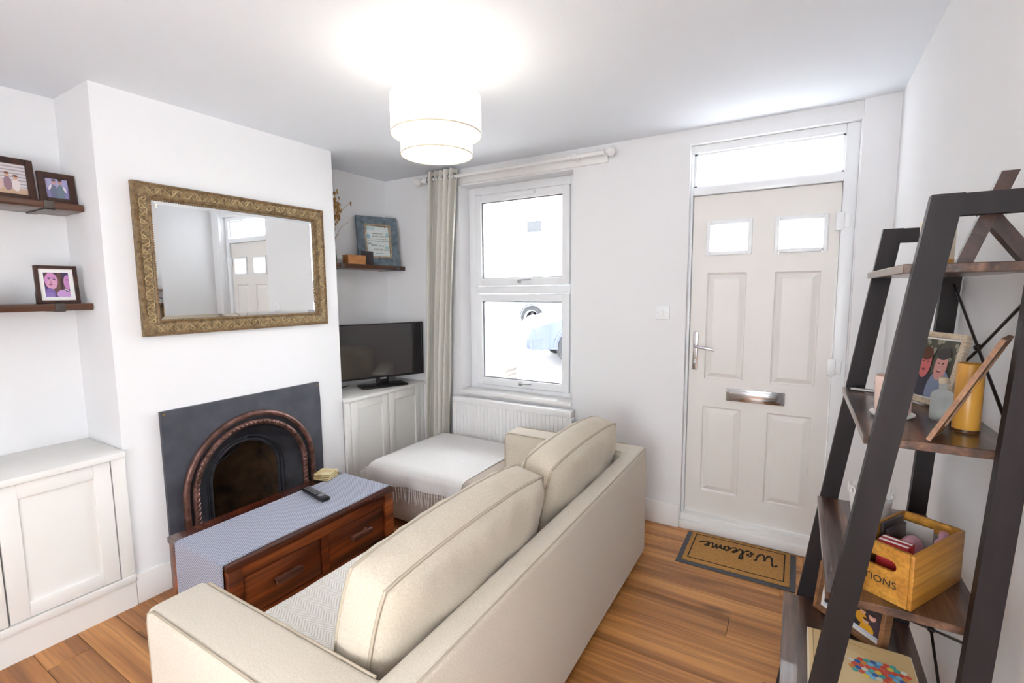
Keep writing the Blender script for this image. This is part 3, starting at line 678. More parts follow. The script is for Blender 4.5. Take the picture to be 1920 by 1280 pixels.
bm = lathe(bmn(), [(0, 0), (.013, 0), (.013, .02), (.009, .022), (0, .022)], n=16); bmesh.ops.rotate(bm, verts=bm.verts, matrix=Matrix.Rotation(PI/2, 3, 'Y')); bmesh.ops.translate(bm, verts=bm.verts, vec=(rx1, 3.015, rz1-.075)); obj('bleed_valve', bm, M['silver'], rd)
obj('wall_bracket', box(rx0+.2, rx1-.2, ry1, YF-.001, .3, .5), M['rad'], rd)
cr = thing('curtain_pole', 'white curtain pole with ball finials above the window', 'curtain pole', (-1.8, 3.0, 2.38))
px0, px1, pyy, pz_ = -2.6, -1.1, 2.985, 2.385
obj('pole', tube(bmn(), [(px0, pyy, pz_), (px1-.22, pyy, pz_)], .0115, 14), M['rodw'], cr); obj('pole_sleeve', tube(bmn(), [(px1-.25, pyy, pz_), (px1, pyy, pz_)], .0145, 14), M['rodw'], cr)
for x, s in ((px0, -1), (px1, 1)):
    bm = lathe(bmn(), [(.012, 0), (.019, .002), (.019, .008), (.012, .012), (.012, .018), (.024, .026), (.031, .042), (.03, .056), (.02, .07), (0, .076)], n=20); bmesh.ops.rotate(bm, verts=bm.verts, matrix=Matrix.Rotation(s*PI/2, 3, 'Y')); bmesh.ops.translate(bm, verts=bm.verts, vec=(x, pyy, pz_)); obj('finial', bm, M['rodw'], cr)
for x in (-2.57, -1.3):
    bm = tube(bmn(), [(x, YF-.001, pz_), (x, YF-.02, pz_), (x, pyy, pz_)], [.028, .016, .016], 14); bx(bm, x-.018, x+.018, pyy-.02, pyy+.02, pz_-.02, pz_+.02, bev=.012, seg=3); obj('bracket', bm, M['rodw'], cr)
tag(obj('batten', box(-2.33, -1.1, YF-.018, YF-.001, 2.343, 2.4, bev=.003), M['gloss']), 'white painted batten on the wall behind the curtain pole', 'batten')
cu = thing('curtain', 'cream eyelet curtain drawn to the left of the window', 'curtain', (-2.45, 2.985, .06))
bm = bmn(); nu, nz = 90, 26; rows = []
for j in range(nz+1):
    t = j/nz; z = 2.445-(2.445-.06)*t
    xl = -2.545-.085*min(1, t*1.2); xr = -2.262-.15*t**.8
    amp = .028+.012*t
    rows.append([bm.verts.new((xl+(xr-xl)*(i/nu)+.006*math.sin(i/nu*PI*14+1.2), 2.985+amp*math.sin(i/nu*PI*11+.25*math.sin(t*4))+.006*math.sin(t*9+i*.3), z)) for i in range(nu+1)])
for j in range(nz):
    for i in range(nu): bm.faces.new((rows[j][i], rows[j+1][i], rows[j+1][i+1], rows[j][i+1]))
thicken(bm, .0025)
obj('drape', bm, M['curtain'], cu, smooth=80)
for k in range(6):
    bm = bmn(); x = -2.535+.052*k; tube(bm, [(x, 2.985+.021*math.cos(a), 2.388+.021*math.sin(a)) for a in [q*PI/8 for q in range(16)]], .004, 6, closed=True); obj('eyelet', bm, M['silver'], cu)
sw = thing('light_switch', 'white single light switch on the wall left of the door', 'light switch', (-.732, YF, 1.335))
obj('plate', box(-.776, -.689, YF-.009, YF, 1.335, 1.421, bev=.003), M['pvc'], sw); obj('rocker', box(-.741, -.724, YF-.014, YF-.007, 1.361, 1.396, bev=.002), M['white'], sw)
for x in (-.764, -.701): obj('screw', lathe(bmn(), [(0, 0), (.003, 0), (.003, .002), (0, .002)], (x, YF-.0095, 1.378), 8), M['silver'], sw)

# ---------------------------------------------------------------- pendant lamp
lx, ly = -1.3, 1.59
sm = bpy.data.materials.new('lampshade_fabric'); sm.use_nodes = True; nt = sm.node_tree; N = nt.nodes; N.remove(N['Principled BSDF'])
tl = N.new('ShaderNodeBsdfTranslucent'); tl.inputs[0].default_value = (.95, .92, .86, 1); df = N.new('ShaderNodeBsdfDiffuse'); df.inputs[0].default_value = (.92, .9, .86, 1)
em = N.new('ShaderNodeEmission'); em.inputs[0].default_value = (1, .965, .89, 1); em.inputs[1].default_value = .45
mx = N.new('ShaderNodeMixShader'); mx.inputs[0].default_value = .5; ad = N.new('ShaderNodeAddShader')
nt.links.new(tl.outputs[0], mx.inputs[1]); nt.links.new(df.outputs[0], mx.inputs[2]); nt.links.new(mx.outputs[0], ad.inputs[0]); nt.links.new(em.outputs[0], ad.inputs[1]); nt.links.new(ad.outputs[0], N['Material Output'].inputs[0])
M['trim'] = mat('shade_trim', 'd9cdb8', .7)
lp = thing('pendant_lamp', 'two tier white drum pendant lamp lit on the ceiling', 'lamp', (lx, ly, 2.07))
obj('ceiling_rose', lathe(bmn(), [(0, H-.04), (.03, H-.038), (.05, H-.03), (.053, H-.001), (0, H-.001)], (lx, ly, 0), 28), M['white'], lp)
obj('cord', tube(bmn(), [(lx, ly, H-.03), (lx, ly, 2.2)], .0035, 8), M['white'], lp)
s1 = obj('upper_shade', lathe(bmn(), [(.182, 2.155), (.182, 2.298), (.180, 2.298), (.180, 2.155)], (lx, ly, 0), 56, closed=True), sm, lp)
s2 = obj('lower_shade', lathe(bmn(), [(.145, 2.075), (.145, 2.175), (.143, 2.175), (.143, 2.075)], (lx, ly, 0), 56, closed=True), sm, lp)
obj('trim_band', lathe(bmn(), [(.1835, 2.153), (.1835, 2.159), (.1815, 2.159), (.1815, 2.153)], (lx, ly, 0), 56, closed=True), M['trim'], s1)
obj('trim_band', lathe(bmn(), [(.1465, 2.073), (.1465, 2.078), (.1445, 2.078), (.1445, 2.073)], (lx, ly, 0), 56, closed=True), M['trim'], s2)
obj('diffuser', lathe(bmn(), [(0, 2.082), (.144, 2.082), (.144, 2.08), (0, 2.08)], (lx, ly, 0), 48), sm, lp)
obj('spider_ring', lathe(bmn(), [(.02, 2.29), (.18, 2.292), (.18, 2.289), (.02, 2.287)], (lx, ly, 0), 5, closed=True) if False else tube(bmn(), [(lx-.18, ly, 2.285), (lx, ly, 2.27), (lx+.18, ly, 2.285)], .003, 6), M['white'], lp)
bulb = mat('lit_bulb', 'fff4dd', .5, emit='ffe9c4', es=4); obj('bulb', lathe(bmn(), [(0, -.05), (.02, -.045), (.03, -.02), (.026, .005), (.014, .03), (.013, .05), (0, .05)], (lx, ly, 2.2), 20), bulb, lp)
pl = bpy.data.lights.new('pendant_bulb', 'POINT'); pl.energy = 1.7; pl.color = (1, .93, .82); pl.shadow_soft_size = .05
plo = bpy.data.objects.new('pendant_bulb', pl); C.objects.link(plo); plo.parent = lp; plo.location = (0, 0, .19)

# ---------------------------------------------------------------- television
tv = thing('television', 'black flat television standing on the alcove cabinet', 'television', (-2.835, 2.745, .768))
A = Vector((-2.985, 2.41)); B = Vector((-2.688, 3.045)); d2 = (B-A).normalized(); nn = Vector((d2.y, -d2.x)); ang = math.atan2(d2.y, d2.x); cxy = (A+B)/2
tv.location = (cxy.x, cxy.y, .768); tv.rotation_euler = (0, 0, ang); W[tv.name] = Vector(tv.location)
hw = (B-A).length/2
obj('cabinet_back', box(-hw, hw, .012, .04, .07, .505, bev=.004), M['black'], tv, local=True); obj('screen', box(-hw+.008, hw-.008, .009, .013, .085, .497), M['screen'], tv, local=True)
bm = bmn()
for a in ((-hw, -hw+.009, .07, .505), (hw-.009, hw, .07, .505), (-hw, hw, .496, .505), (-hw, hw, .07, .086)): bx(bm, a[0], a[1], .003, .02, a[2], a[3])
obj('bezel', bm, M['black'], tv, local=True); obj('logo_bar', box(-.025, .025, -.004, .004, .06, .073, bev=.002), M['silver'], tv, local=True)
obj('neck', box(-.05, .05, .01, .035, .01, .08, bev=.004), M['black'], tv, local=True); obj('foot', box(-.185, .185, -.07, .1, .0, .016, bev=.007), M['black'], tv, local=True)
tag(obj('power_cable', tube(bmn(), catmull([(-3.09, 2.6, .772), (-3.06, 2.45, .772), (-3.02, 2.32, .772), (-2.92, 2.29, .772), (-2.86, 2.34, .772)]), .003, 6), M['black']), 'thin black cable trailing behind the television', 'cable')

# ---------------------------------------------------------------- wall shelves
def wall_shelf(label, xb, xf, y0, y1, z0, z1, brk):
    t = thing('wall_shelf', label, 'shelf', ((xb+xf)/2, (y0+y1)/2, z0), group='reclaimed wood alcove shelves')
    obj('board', box(xb+.002, xf, y0, y1, z0, z1, bev=.003), M['shelf'], t)
    for b in brk:
        bm = bmn(); bx(bm, xb+.004, xf+.004, b, b+.035, z0-.004, z0); bx(bm, xf, xf+.004, b, b+.035, z0-.004, z1+.002); bx(bm, xb+.001, xb+.005, b, b+.035, z0-.004, z1+.06)
        obj('bracket', bm, M['brk'], t)
    return t
wall_shelf('upper reclaimed wood shelf in the alcove left of the mirror', XB, -2.9, -.5, Y0-.004, 1.905, 1.937, (.81, -.2))
wall_shelf('lower reclaimed wood shelf in the alcove left of the mirror', XB, -2.9, -.5, Y0-.004, 1.447, 1.479, (.81, -.2))
wall_shelf('reclaimed wood shelf above the television', XA, -2.89, Y1+.004, YF-.004, 1.7, 1.734, (2.97, 2.4))
def frame_thing(name, label, loc, rot, w_, h_, bw, m, shapes, dep=.016, mount=0, mm=None, easel=True, group=None, lip=None):
    """upright frame, local x = width, z = up, faces local -y; origin at bottom centre"""
    t = thing(name, label, 'picture frame', loc, rot, group)
    bm = bmn()
    for a in ((-w_/2, -w_/2+bw, 0, h_), (w_/2-bw, w_/2, 0, h_), (-w_/2+bw, w_/2-bw, h_-bw, h_), (-w_/2+bw, w_/2-bw, 0, bw)): bx(bm, a[0], a[1], -dep/2, dep/2, a[2], a[3], bev=.002, seg=1)
    obj('frame', bm, m, t, local=True)
    if lip:
        bm = bmn(); q = .014
        for a in ((-w_/2+bw, -w_/2+bw+q, bw, h_-bw), (w_/2-bw-q, w_/2-bw, bw, h_-bw), (-w_/2+bw, w_/2-bw, h_-bw-q, h_-bw), (-w_/2+bw, w_/2-bw, bw, bw+q)): bx(bm, a[0], a[1], -dep/2-.003, dep/2-.004, a[2], a[3], bev=.002, seg=1)
        obj('inner_lip', bm, lip, t, local=True)
    obj('backing', box(-w_/2+bw*.7, w_/2-bw*.7, dep*.1, dep*.45, bw*.7, h_-bw*.7), mm or M['white'], t, local=True)
    iw, ih = w_-2*bw-2*mount, h_-2*bw-2*mount
    S = [(c, [(-iw/2+min(1, max(0, p[0]))*iw, -ih/2+min(1, max(0, p[1]))*ih) for p in pts]) for c, pts in shapes]
    Mx = Matrix.Translation((0, dep*.08, h_/2)) @ Matrix.Rotation(PI/2, 4, 'X')
    picture('photo', t, S, M['print'], Mx)
    if easel: obj('easel', box(-.012, .012, dep/2, dep/2+.004, .01, h_*.6), M['fdark'], t, local=True)
    return t
# pictures painted as flat prints, unit square coordinates
def bars(n, c1, c2): return [(c1, rect(0, 0, 1, 1))]+[(c2, rect(0, i/n, 1, i/n+.35/n)) for i in range(n)]
ph_family = bars(9, 'd8cfd0', 'a9a0a6')+[('caa98f', rect(0, 0, 1, .2)), ('8d8f96', ell(.25, .3, .1, .22)), ('d9b9b4', ell(.45, .32, .08, .2)), ('9a7a86', ell(.62, .34, .08, .24)), ('e4d7d4', ell(.78, .3, .08, .2))]+[('cfa38c', ell(x, y, .045, .06)) for x, y in ((.25, .55), (.45, .56), (.62, .62), (.78, .54))]+[('7a4a3c', ell(x, y+.04, .05, .035)) for x, y in ((.25, .57), (.45, .58), (.62, .64), (.78, .56))]
ph_two = [('8b84b4', rect(0, 0, 1, 1)), ('a9a3c9', rect(0, .5, 1, 1)), ('6c6f86', ell(.36, .3, .17, .4)), ('70808a', ell(.66, .3, .17, .42)), ('e6dfe4', ell(.2, .55, .05, .16, a=-.4)), ('e6dfe4', ell(.84, .5, .05, .17, a=.4)), ('c99a9a', ell(.38, .82, .09, .12)), ('c2948e', ell(.66, .84, .09, .12)), ('51424c', ell(.38, .92, .1, .06)), ('4a3c40', ell(.66, .94, .1, .06))]
ph_ladies = [('54407a', rect(0, 0, 1, 1)), ('3c2f5c', ell(.5, .9, .6, .2)), ('4a2f38', ell(.26, .7, .33, .37)), ('5d4440', ell(.62, .52, .2, .5)), ('7a5a50', ell(.58, .45, .04, .4, a=.1)), ('3f2a30', ell(.7, .5, .03, .42, a=-.08)), ('6b4c48', ell(.45, .35, .16, .32, a=.3)), ('cf8fc4', ell(.28, .66, .26, .34)), ('d6a0bb', ell(.3, .52, .2, .2)), ('c489be', ell(.93, .6, .16, .3)), ('7d63a8', ell(.2, .12, .2, .24)), ('c79ad0', ell(.75, .1, .3, .2)), ('3a2634', ell(.2, .74, .05, .018)), ('3a2634', ell(.4, .72, .06, .018)), ('b0789f', ell(.26, .6, .03, .07, a=.2)), ('a34a72', ell(.24, .5, .08, .025)), ('5a3a4a', ell(.2, .79, .08, .012, a=.15)), ('5a3a4a', ell(.4, .78, .08, .012, a=-.1)), ('8f76b8', ell(.15, .05, .2, .12)), ('e6d8e0', ell(.86, .28, .1, .03, a=-.5)), ('35283a', ell(.86, .24, .09, .02, a=-.5)), ('4a2c38', ell(.92, .7, .06, .02))]
ph_couple = [('4c4a40', rect(0, 0, 1, 1))]+[('8d8a78', ell(random.random(), .6+.4*random.random(), .05, .04)) for _ in range(18)]+[('302c3a', ell(.25, .1, .35, .35)), ('7c86a0', ell(.72, .14, .32, .36)), ('c0605f', ell(.22, .55, .16, .24)), ('c98d86', ell(.66, .55, .17, .24)), ('54301f', ell(.2, .74, .17, .12)), ('3c3333', ell(.66, .76, .18, .1)), ('33241f', ell(.16, .6, .03, .012)), ('33241f', ell(.28, .6, .03, .012)), ('33241f', ell(.6, .6, .03, .012)), ('33241f', ell(.72, .6, .03, .012)), ('e9dcd6', ell(.66, .47, .05, .02)), ('7a2e34', ell(.22, .46, .06, .02)), ('8a4c4a', ell(.65, .46, .06, .02))]
ph_kids = [('3a2f33', rect(0, 0, 1, 1)), ('453740', ell(.75, .35, .28, .5)), ('d79a2e', ell(.2, .55, .25, .25)), ('dd9f2a', ell(.5, .18, .3, .26)), ('d09a7e', ell(.25, .84, .12, .12)), ('d49a88', ell(.66, .8, .15, .15)), ('d9a888', ell(.42, .5, .13, .12)), ('5a3524', ell(.25, .93, .13, .06)), ('2e2323', ell(.66, .92, .15, .06)), ('4e2e20', ell(.42, .59, .13, .06)), ('efe9e0', ell(.67, .75, .06, .018)), ('cfd4e4', rect(0, 0, 1, .07))]
ph_kids = ph_kids[:1]+[(c, [(.6+.4*x, y*.6) for x, y in pts]) for c, pts in ph_kids[1:-1]]+ph_kids[-1:]
face_x = PI/2   # frames on the left wall face +x
frame_thing('photo_frame', 'larger dark wooden photo frame of a group on the upper left shelf', (-2.985, .705, 1.9375), (-.13, 0, face_x), .215, .185, .026, M['fdark'], ph_family, group='photo frames on the left shelves')
frame_thing('photo_frame', 'small dark photo frame of two people at the upper shelf end', (-2.965, .882, 1.9375), (-.13, 0, face_x), .132, .142, .026, M['fdark'], ph_two, group='photo frames on the left shelves')
frame_thing('photo_frame', 'dark wooden photo frame with white mount on the lower left shelf', (-2.96, .845, 1.4795), (-.1, 0, face_x), .152, .176, .015, M['fdark'], ph_ladies, mount=.017, group='photo frames on the left shelves')
tag(obj('ornament', lathe(bmn(), [(0, 0), (.03, 0), (.035, .02), (.03, .055), (.016, .075), (.012, .09), (0, .095)], (-2.99, .6, 1.4792), 24), M['wax']), 'small cream ornament at the left end of the lower shelf', 'ornament')
# word print: verses of different colours on a pale card
wp = [('d9e0de', rect(0, 0, 1, 1)), ('b7cdd2', rect(0, .86, .38, .97)), ('8fb3c6', ell(.1, .66, .09, .07)), ('9cc4c4', ell(.88, .3, .1, .04)), ('a9ccd0', rect(.85, .66, 1, .78))]
for z, a, b, c, hh in ((.74, .3, .72, '6c6660', .03), (.64, .28, .95, 'a9a49f', .05), (.565, .1, .92, '57524e', .018), (.49, .08, .95, 'a7a9a8', .045), (.4, .05, .2, '7d6a58', .05), (.33, .5, .75, '9aa5ad', .05), (.2, .3, .98, 'a39d9a', .06), (.1, .35, .7, '8fa8ae', .03)):
    x = a
    while x < b: wd = random.uniform(.03, .07); wp.append((c, rect(x, z, min(b, x+wd), z+hh*random.uniform(.6, 1)))); x += wd+.018
wa = Vector((-3.03, 2.69)); wb = Vector((-2.895, 3.025)); wd = (wb-wa)
wf = frame_thing('word_art_frame', 'distressed blue wooden frame with a printed verse above the television', ((wa.x+wb.x)/2, (wa.y+wb.y)/2, 1.7345), (-.12, 0, math.atan2(wd.y, wd.x)), .345, .4, .062, M['fblue'], wp, dep=.024, mount=.012, lip=M['ftan'], easel=False)
for s, x, z, sz in (('THE', .045, .325, .034), ('what', -.035, .168, .026)):
    bm = text_bm(s, sz, .0002); bmesh.ops.transform(bm, verts=bm.verts, matrix=Matrix.Translation((x, -.003, z)) @ Matrix.Rotation(PI/2, 4, 'X')); obj('lettering', bm, M['ink'], wf, local=True, smooth=None)
bxo = thing('wooden_box', 'small lidded pine box on the shelf above the television', 'box', (-2.94, 2.575, 1.7342), (0, 0, 1.4))
obj('body', box(-.075, .075, -.04, .04, 0, .058, bev=.002), M['boxw'], bxo, local=True); obj('lid', box(-.079, .079, -.044, .044, .0585, .068, bev=.002), M['boxw'], bxo, local=True)
tag(obj('dark_card_box', box(-2.955, -2.935, 2.655, 2.765, 1.7345, 1.842, bev=.002), M['darkcard']), 'small square charcoal box standing between the pine box and word frame', 'box')
vs = thing('vase', 'green glass vase of dried grass half hidden by the chimney breast', 'vase', (-2.99, 2.385, 1.7345))
obj('glass', lathe(bmn(), [(0, 0), (.05, 0), (.056, .03), (.05, .1), (.034, .15), (.03, .175), (.027, .175), (.03, .15), (.046, .1), (.052, .03), (0, .008)], n=28), M['gglass'], vs, local=True)
rg = random.Random(5)
for k in range(26):
    a = rg.uniform(0, 6.28); s = rg.uniform(.02, .10); hgt = rg.uniform(.33, .5)
    if k == 0: a, s, hgt = 1.35, .19, .46
    if k == 1: a, s, hgt = 1.3, .085, .535
    if k == 2: a, s, hgt = 1.4, .18, .32
    if k == 3: a, s, hgt = 1.45, .09, .22
    P = catmull([(0, 0, .05), (s*.25*math.cos(a), s*.25*math.sin(a), hgt*.5), (s*.6*math.cos(a), s*.6*math.sin(a), hgt*.85), (s*math.cos(a), s*math.sin(a), hgt)], 4)
    st = obj('grass_stem', tube(bmn(), P, .0013, 5), M['grass'], vs, local=True)
    if k != 2 and k != 3:
        bm = bmn(); p = P[-1]
        for q in range(16 if k > 1 else 3):
            o_ = Vector((rg.gauss(0, .012), rg.gauss(0, .012), rg.uniform(-.08, .02))) if k > 1 else Vector((0, 0, -.008*q)); dv = Vector((rg.gauss(0, .4), rg.gauss(0, .4), 1)).normalized()*.014
            tube(bm, [p+o_-dv, p+o_, p+o_+dv], [.001, .006, .001], 5)
        obj('seed_head', bm, M['grass'], st, local=True)

# ---------------------------------------------------------------- ladder shelf
ld = thing('ladder_shelf', 'black brown ladder shelf leaning on the right wall', 'shelf', (.18, 1.48, 0))
LY0, LY1 = 1.19, 1.757
zs_ = (1.567, 1.222, .866, .516, .166); xfz = (.17, .127, .08, .002, -.045)
def fx(z): return .2-.135*(1.69-z)        # left edge of the front leg
def bxl(z): return .263+.052*z            # left edge of the back leg
for ya, yb in ((LY0-.026, LY0-.001), (LY1+.001, LY1+.026)):
    obj('front_leg', prism(bmn(), [(fx(0), 0), (fx(0)+.046, 0), (fx(1.69)+.046, 1.69), (fx(1.69), 1.69)], 1, ya, yb), M['leg'], ld, smooth=20)
    obj('back_leg', prism(bmn(), [(bxl(0), 0), (bxl(0)+.043, 0), (bxl(1.55)+.036, 1.55), (bxl(1.55)-.004, 1.55)], 1, ya, yb), M['leg'], ld, smooth=20)
    obj('top_bar', box(fx(1.69)+.03, .375 if ya < 1.3 else .3, ya+.001, yb-.001, 1.65, 1.689), M['leg'], ld, smooth=20)
for z, x in zip(zs_, xfz):
    obj('shelf_board', box(x, min(bxl(z)+.04, .372), LY0, LY1, z-.018, z, bev=.0015, seg=1), M['lshelf'], ld)
for za, zb in ((1.222, 1.549), (.516, .848)):
    m_ = (za+zb)/2; xx = bxl(m_)+.02
    br = obj('cross_brace', tube(tube(bmn(), [(bxl(za)+.02, LY0+.002, za+.02), (xx, (LY0+LY1)/2, m_), (bxl(zb)+.02, LY1-.002, zb-.02)], .0032, 6), [(bxl(zb)+.02, LY0+.002, zb-.02), (xx+.005, (LY0+LY1)/2, m_), (bxl(za)+.02, LY1-.002, za+.02)], .0032, 6), M['rod'], ld)
    g = bmn(); bmesh.ops.create_icosphere(g, subdivisions=2, radius=.008); bmesh.ops.translate(g, verts=g.verts, vec=(xx, (LY0+LY1)/2, m_)); obj('brace_joint', g, M['rod'], br)
# --- top tier: slat star and cream candle
Z1 = zs_[0]+.0006
stt = thing('crossed_slat_ornament', 'dark wooden crossed slat ornament on the top ladder shelf', 'ornament', (.31, 1.24, Z1))
for p, q, y0_ in (((-.045, 0), (.007, .163), -.018), ((.052, 0), (-.026, .112), -.002)):
    a, b = Vector(p), Vector(q); d = (b-a).normalized(); hw_ = .0115/abs(d.y)
    obj('slat', prism(bmn(), [(a.x-hw_, 0), (a.x+hw_, 0), (b.x+hw_, b.y), (b.x-hw_, b.y)], 1, y0_, y0_+.03 if y0_ > -.01 else -.0025), M['fdark'], stt, local=True, smooth=None)
cj = thing('candle_jar', 'cream candle jar behind the star on the top ladder shelf', 'candle', (.268, 1.47, Z1))
obj('jar', lathe(bmn(), [(0, 0), (.03, 0), (.032, .01), (.032, .105), (.029, .105), (.029, .02), (0, .02)], n=28), M['wax'], cj, local=True)
obj('amber_base_band', lathe(bmn(), [(.0325, .002), (.0325, .018), (.0315, .018), (.0315, .002)], n=28, closed=True), M['amber'], cj, local=True)
# --- second tier
Z2 = zs_[1]+.0006
sa = tag(obj('saucer', lathe(bmn(), [(0, 0), (.036, 0), (.043, .006), (.043, .009), (.034, .006), (0, .006)], (.2, 1.4, Z2), 30), M['white']), 'white saucer under the pink candle pot', 'saucer')
M['pinkpot'] = mat('blush_ceramic', 'efd3c6', .45, var=.02); M['glow'] = mat('copper_inside', 'd98d52', .4, .3)
cp = thing('candle_pot', 'blush pink candle pot with copper inside on a white saucer', 'candle', (.2, 1.4, Z2+.0066))
obj('pot', lathe(bmn(), [(0, 0), (.03, 0), (.034, .006), (.037, .088), (.0345, .089), (.032, .02), (0, .016)], n=32), M['pinkpot'], cp, local=True)
obj('copper_lining', lathe(bmn(), [(.0345, .0885), (.0325, .03), (0, .03)], n=32), M['glow'], cp, local=True)
lab_ = bmn()
for i in range(7): bx(lab_, -.0352-.00027*i, -.0349-.00027*i, -.005+.0015*(i % 2), .005-.001*(i % 3), .02+i*.008, .0235+i*.008)
obj('printed_lines', lab_, M['silver'], cp, local=True)
pn = thing('silver_pen', 'silver pen lying at the far end of the second ladder shelf', 'pen', (.2, 1.68, Z2+.0055), (0, 0, -.3))
bm = tube(bmn(), [(-.06, 0, 0), (-.05, 0, 0), (.055, 0, 0), (.062, 0, 0)], [.003, .005, .005, .003], 10); obj('barrel', bm, M['silver'], pn, local=True); obj('clip', box(.02, .06, -.0012, .0012, .005, .0065), M['chrome'], pn, local=True)
frame_thing('photo_frame', 'pale wooden photo frame of a couple on the second ladder shelf', (.288, 1.575, Z2+.004), (-.22, 0, -1.02), .135, .185, .014, M['palewood'], ph_couple, mount=.004)
bt = thing('glass_bottle', 'small clear diffuser bottle in front of the couple photo', 'bottle', (.29, 1.415, Z2))
obj('glass', lathe(bmn(), [(0, 0), (.019, 0), (.021, .004), (.021, .055), (.017, .064), (.008, .07), (.008, .085), (.0065, .085), (.0065, .07), (.015, .062), (.019, .053), (.019, .006), (0, .004)], n=24), M['milk'], bt, local=True)
obj('frosted_liquid', lathe(bmn(), [(0, .0045), (.0185, .0065), (.0185, .03), (0, .03)], n=24), mat('pale_liquid', 'e6e2dc', .3), bt, local=True)
obj('stopper', lathe(bmn(), [(0, .084), (.009, .084), (.009, .097), (0, .097)], n=20), M['palewood'], bt, local=True)
tb = thing('bamboo_tumbler', 'tall amber bamboo cylinder beside the bottle on the ladder shelf', 'tumbler', (.312, 1.325, Z2))
obj('body', lathe(bmn(), [(0, 0), (.0215, 0), (.0225, .003), (.0225, .14), (.0205, .143), (.019, .143), (.019, .01), (0, .01)], n=28), M['amber'], tb, local=True)
obj('base_ring', lathe(bmn(), [(.0228, .001), (.0228, .006), (.022, .006), (.022, .001)], n=28, closed=True), M['fdark'], tb, local=True)
# frame leaning against the wall, seen almost edge on
lf_ = thing('leaning_frame', 'gold edged picture leaning at the near end of the second ladder shelf', 'picture frame', (.229, 1.196, Z2+.003))
e1 = Vector((.040, .106, 0)); e2 = Vector((.098, .02, .2)); nv = e1.cross(e2).normalized()
def slabq(u0, u1, v0, v1, d0, d1, name, m, par):
    bm = bmn(); A = [bm.verts.new(e1*u+e2*v+nv*d0) for u, v in ((u0, v0), (u1, v0), (u1, v1), (u0, v1))]; B = [bm.verts.new(e1*u+e2*v+nv*d1) for u, v in ((u0, v0), (u1, v0), (u1, v1), (u0, v1))]
    bm.faces.new(A); bm.faces.new(B[::-1])
    for i in range(4): bm.faces.new((A[i], B[i], B[(i+1) % 4], A[(i+1) % 4]))
    return obj(name, bm, m, par, local=True, smooth=None)
for a in ((0, .07, 0, 1), (.93, 1, 0, 1), (.07, .93, 0, .05), (.07, .93, .95, 1)): slabq(*a, -.004, .004, 'frame_bar', M['walnut'], lf_)
slabq(.07, .93, .05, .95, -.002, .001, 'backing_board', mat('brown_backing', '8a7460', .6, col2='6b5746', scale=30), lf_)
# --- third tier: lace pot and crate
Z3 = zs_[2]+.0006
pt = thing('lace_pot', 'white metal pot with a pierced lace rim on the third ladder shelf', 'pot', (.196, 1.6, Z3))
obj('pot', lathe(bmn(), [(0, 0), (.036, 0), (.04, .004), (.05, .092), (.048, .092), (.038, .006), (0, .006)], n=36), M['white'], pt, local=True)
bm = bmn()
for k in range(22):
    a = 2*PI*k/22; r0 = .051; c = Vector((r0*math.cos(a), r0*math.sin(a), .101)); tv_ = Vector((-math.sin(a), math.cos(a), 0))
    tube(bm, [c+tv_*.0072*math.cos(q*PI/4)+Vector((0, 0, .0095*math.sin(q*PI/4))) for q in range(8)], .0016, 5, closed=True)
tag(obj('lace_rim', bm, M['white'], pt, local=True), kind='stuff')
ang_c = math.atan2(.196, .12)
ck = thing('wooden_crate', 'honey wood crate with handle slot and stencilled lettering', 'crate', (.225, 1.193, Z3), (0, 0, ang_c))
# local x = long side (away from camera), local y = to the left along the short end
CL, CW, CH, tk = .225, .118, .118, .008
obj('base', box(.002, CL-.002, .002, CW-.002, 0, .006), M['crate'], ck, local=True)
obj('side', box(0, CL, 0, tk, .0, CH, bev=.002), M['crate'], ck, local=True); obj('side', box(0, CL, CW-tk, CW, 0, CH, bev=.002), M['crate'], ck, local=True)
def end_panel(x0):
    bm = bmn(); hy0, hy1, hz0, hz1 = .03, CW-.03, .066, .09; r = .012; ccz = (hz0+hz1)/2
    inner = [(hy1-r+r*math.cos(a), ccz+r*math.sin(a)) for a in [-PI/2+PI*i/8 for i in range(9)]]+[(hy0+r+r*math.cos(a), ccz+r*math.sin(a)) for a in [PI/2+PI*i/8 for i in range(9)]]
    o4 = ((tk, 0), (CW-tk, 0), (CW-tk, CH), (tk, CH))
    cy = CW/2; outer = []
    for (p, q) in inner:
        dy, dz = p-cy, q-ccz; s = min(((CW-tk-cy) if dy > 0 else (cy-tk))/abs(dy) if abs(dy) > 1e-6 else 9e9, ((CH-ccz) if dz > 0 else ccz)/abs(dz) if abs(dz) > 1e-6 else 9e9); outer.append([cy+dy*s, ccz+dz*s])
    for c in o4:
        k = min(range(len(outer)), key=lambda i: (outer[i][0]-c[0])**2+(outer[i][1]-c[1])**2); outer[k] = list(c)
    n = len(inner); R4 = []
    for x in (x0, x0+tk): R4.append(([bm.verts.new((x, *p)) for p in inner], [bm.verts.new((x, *p)) for p in outer]))
    for A, B in R4:
        for i in range(n): bm.faces.new((A[i], A[(i+1) % n], B[(i+1) % n], B[i]))
    for s in (0, 1):
        P, Q = R4[0][s], R4[1][s]
        for i in range(n): bm.faces.new((P[i], P[(i+1) % n], Q[(i+1) % n], Q[i]))
    return bm
ep = obj('end_panel', end_panel(0), M['crate'], ck, local=True, smooth=30); obj('end_panel', end_panel(CL-tk), M['crate'], ck, local=True, smooth=30)
bm = text_bm('TIONS', .021, .0003); bmesh.ops.transform(bm, verts=bm.verts, matrix=Matrix.Translation((-.0004, .058, .038)) @ Matrix.Rotation(-PI/2, 4, 'Z') @ Matrix.Rotation(PI/2, 4, 'X'))
obj('lettering', bm, M['ink'], ep, local=True, smooth=None)
cm = Matrix.Translation((.225, 1.193, Z3)) @ Matrix.Rotation(ang_c, 4, 'Z')
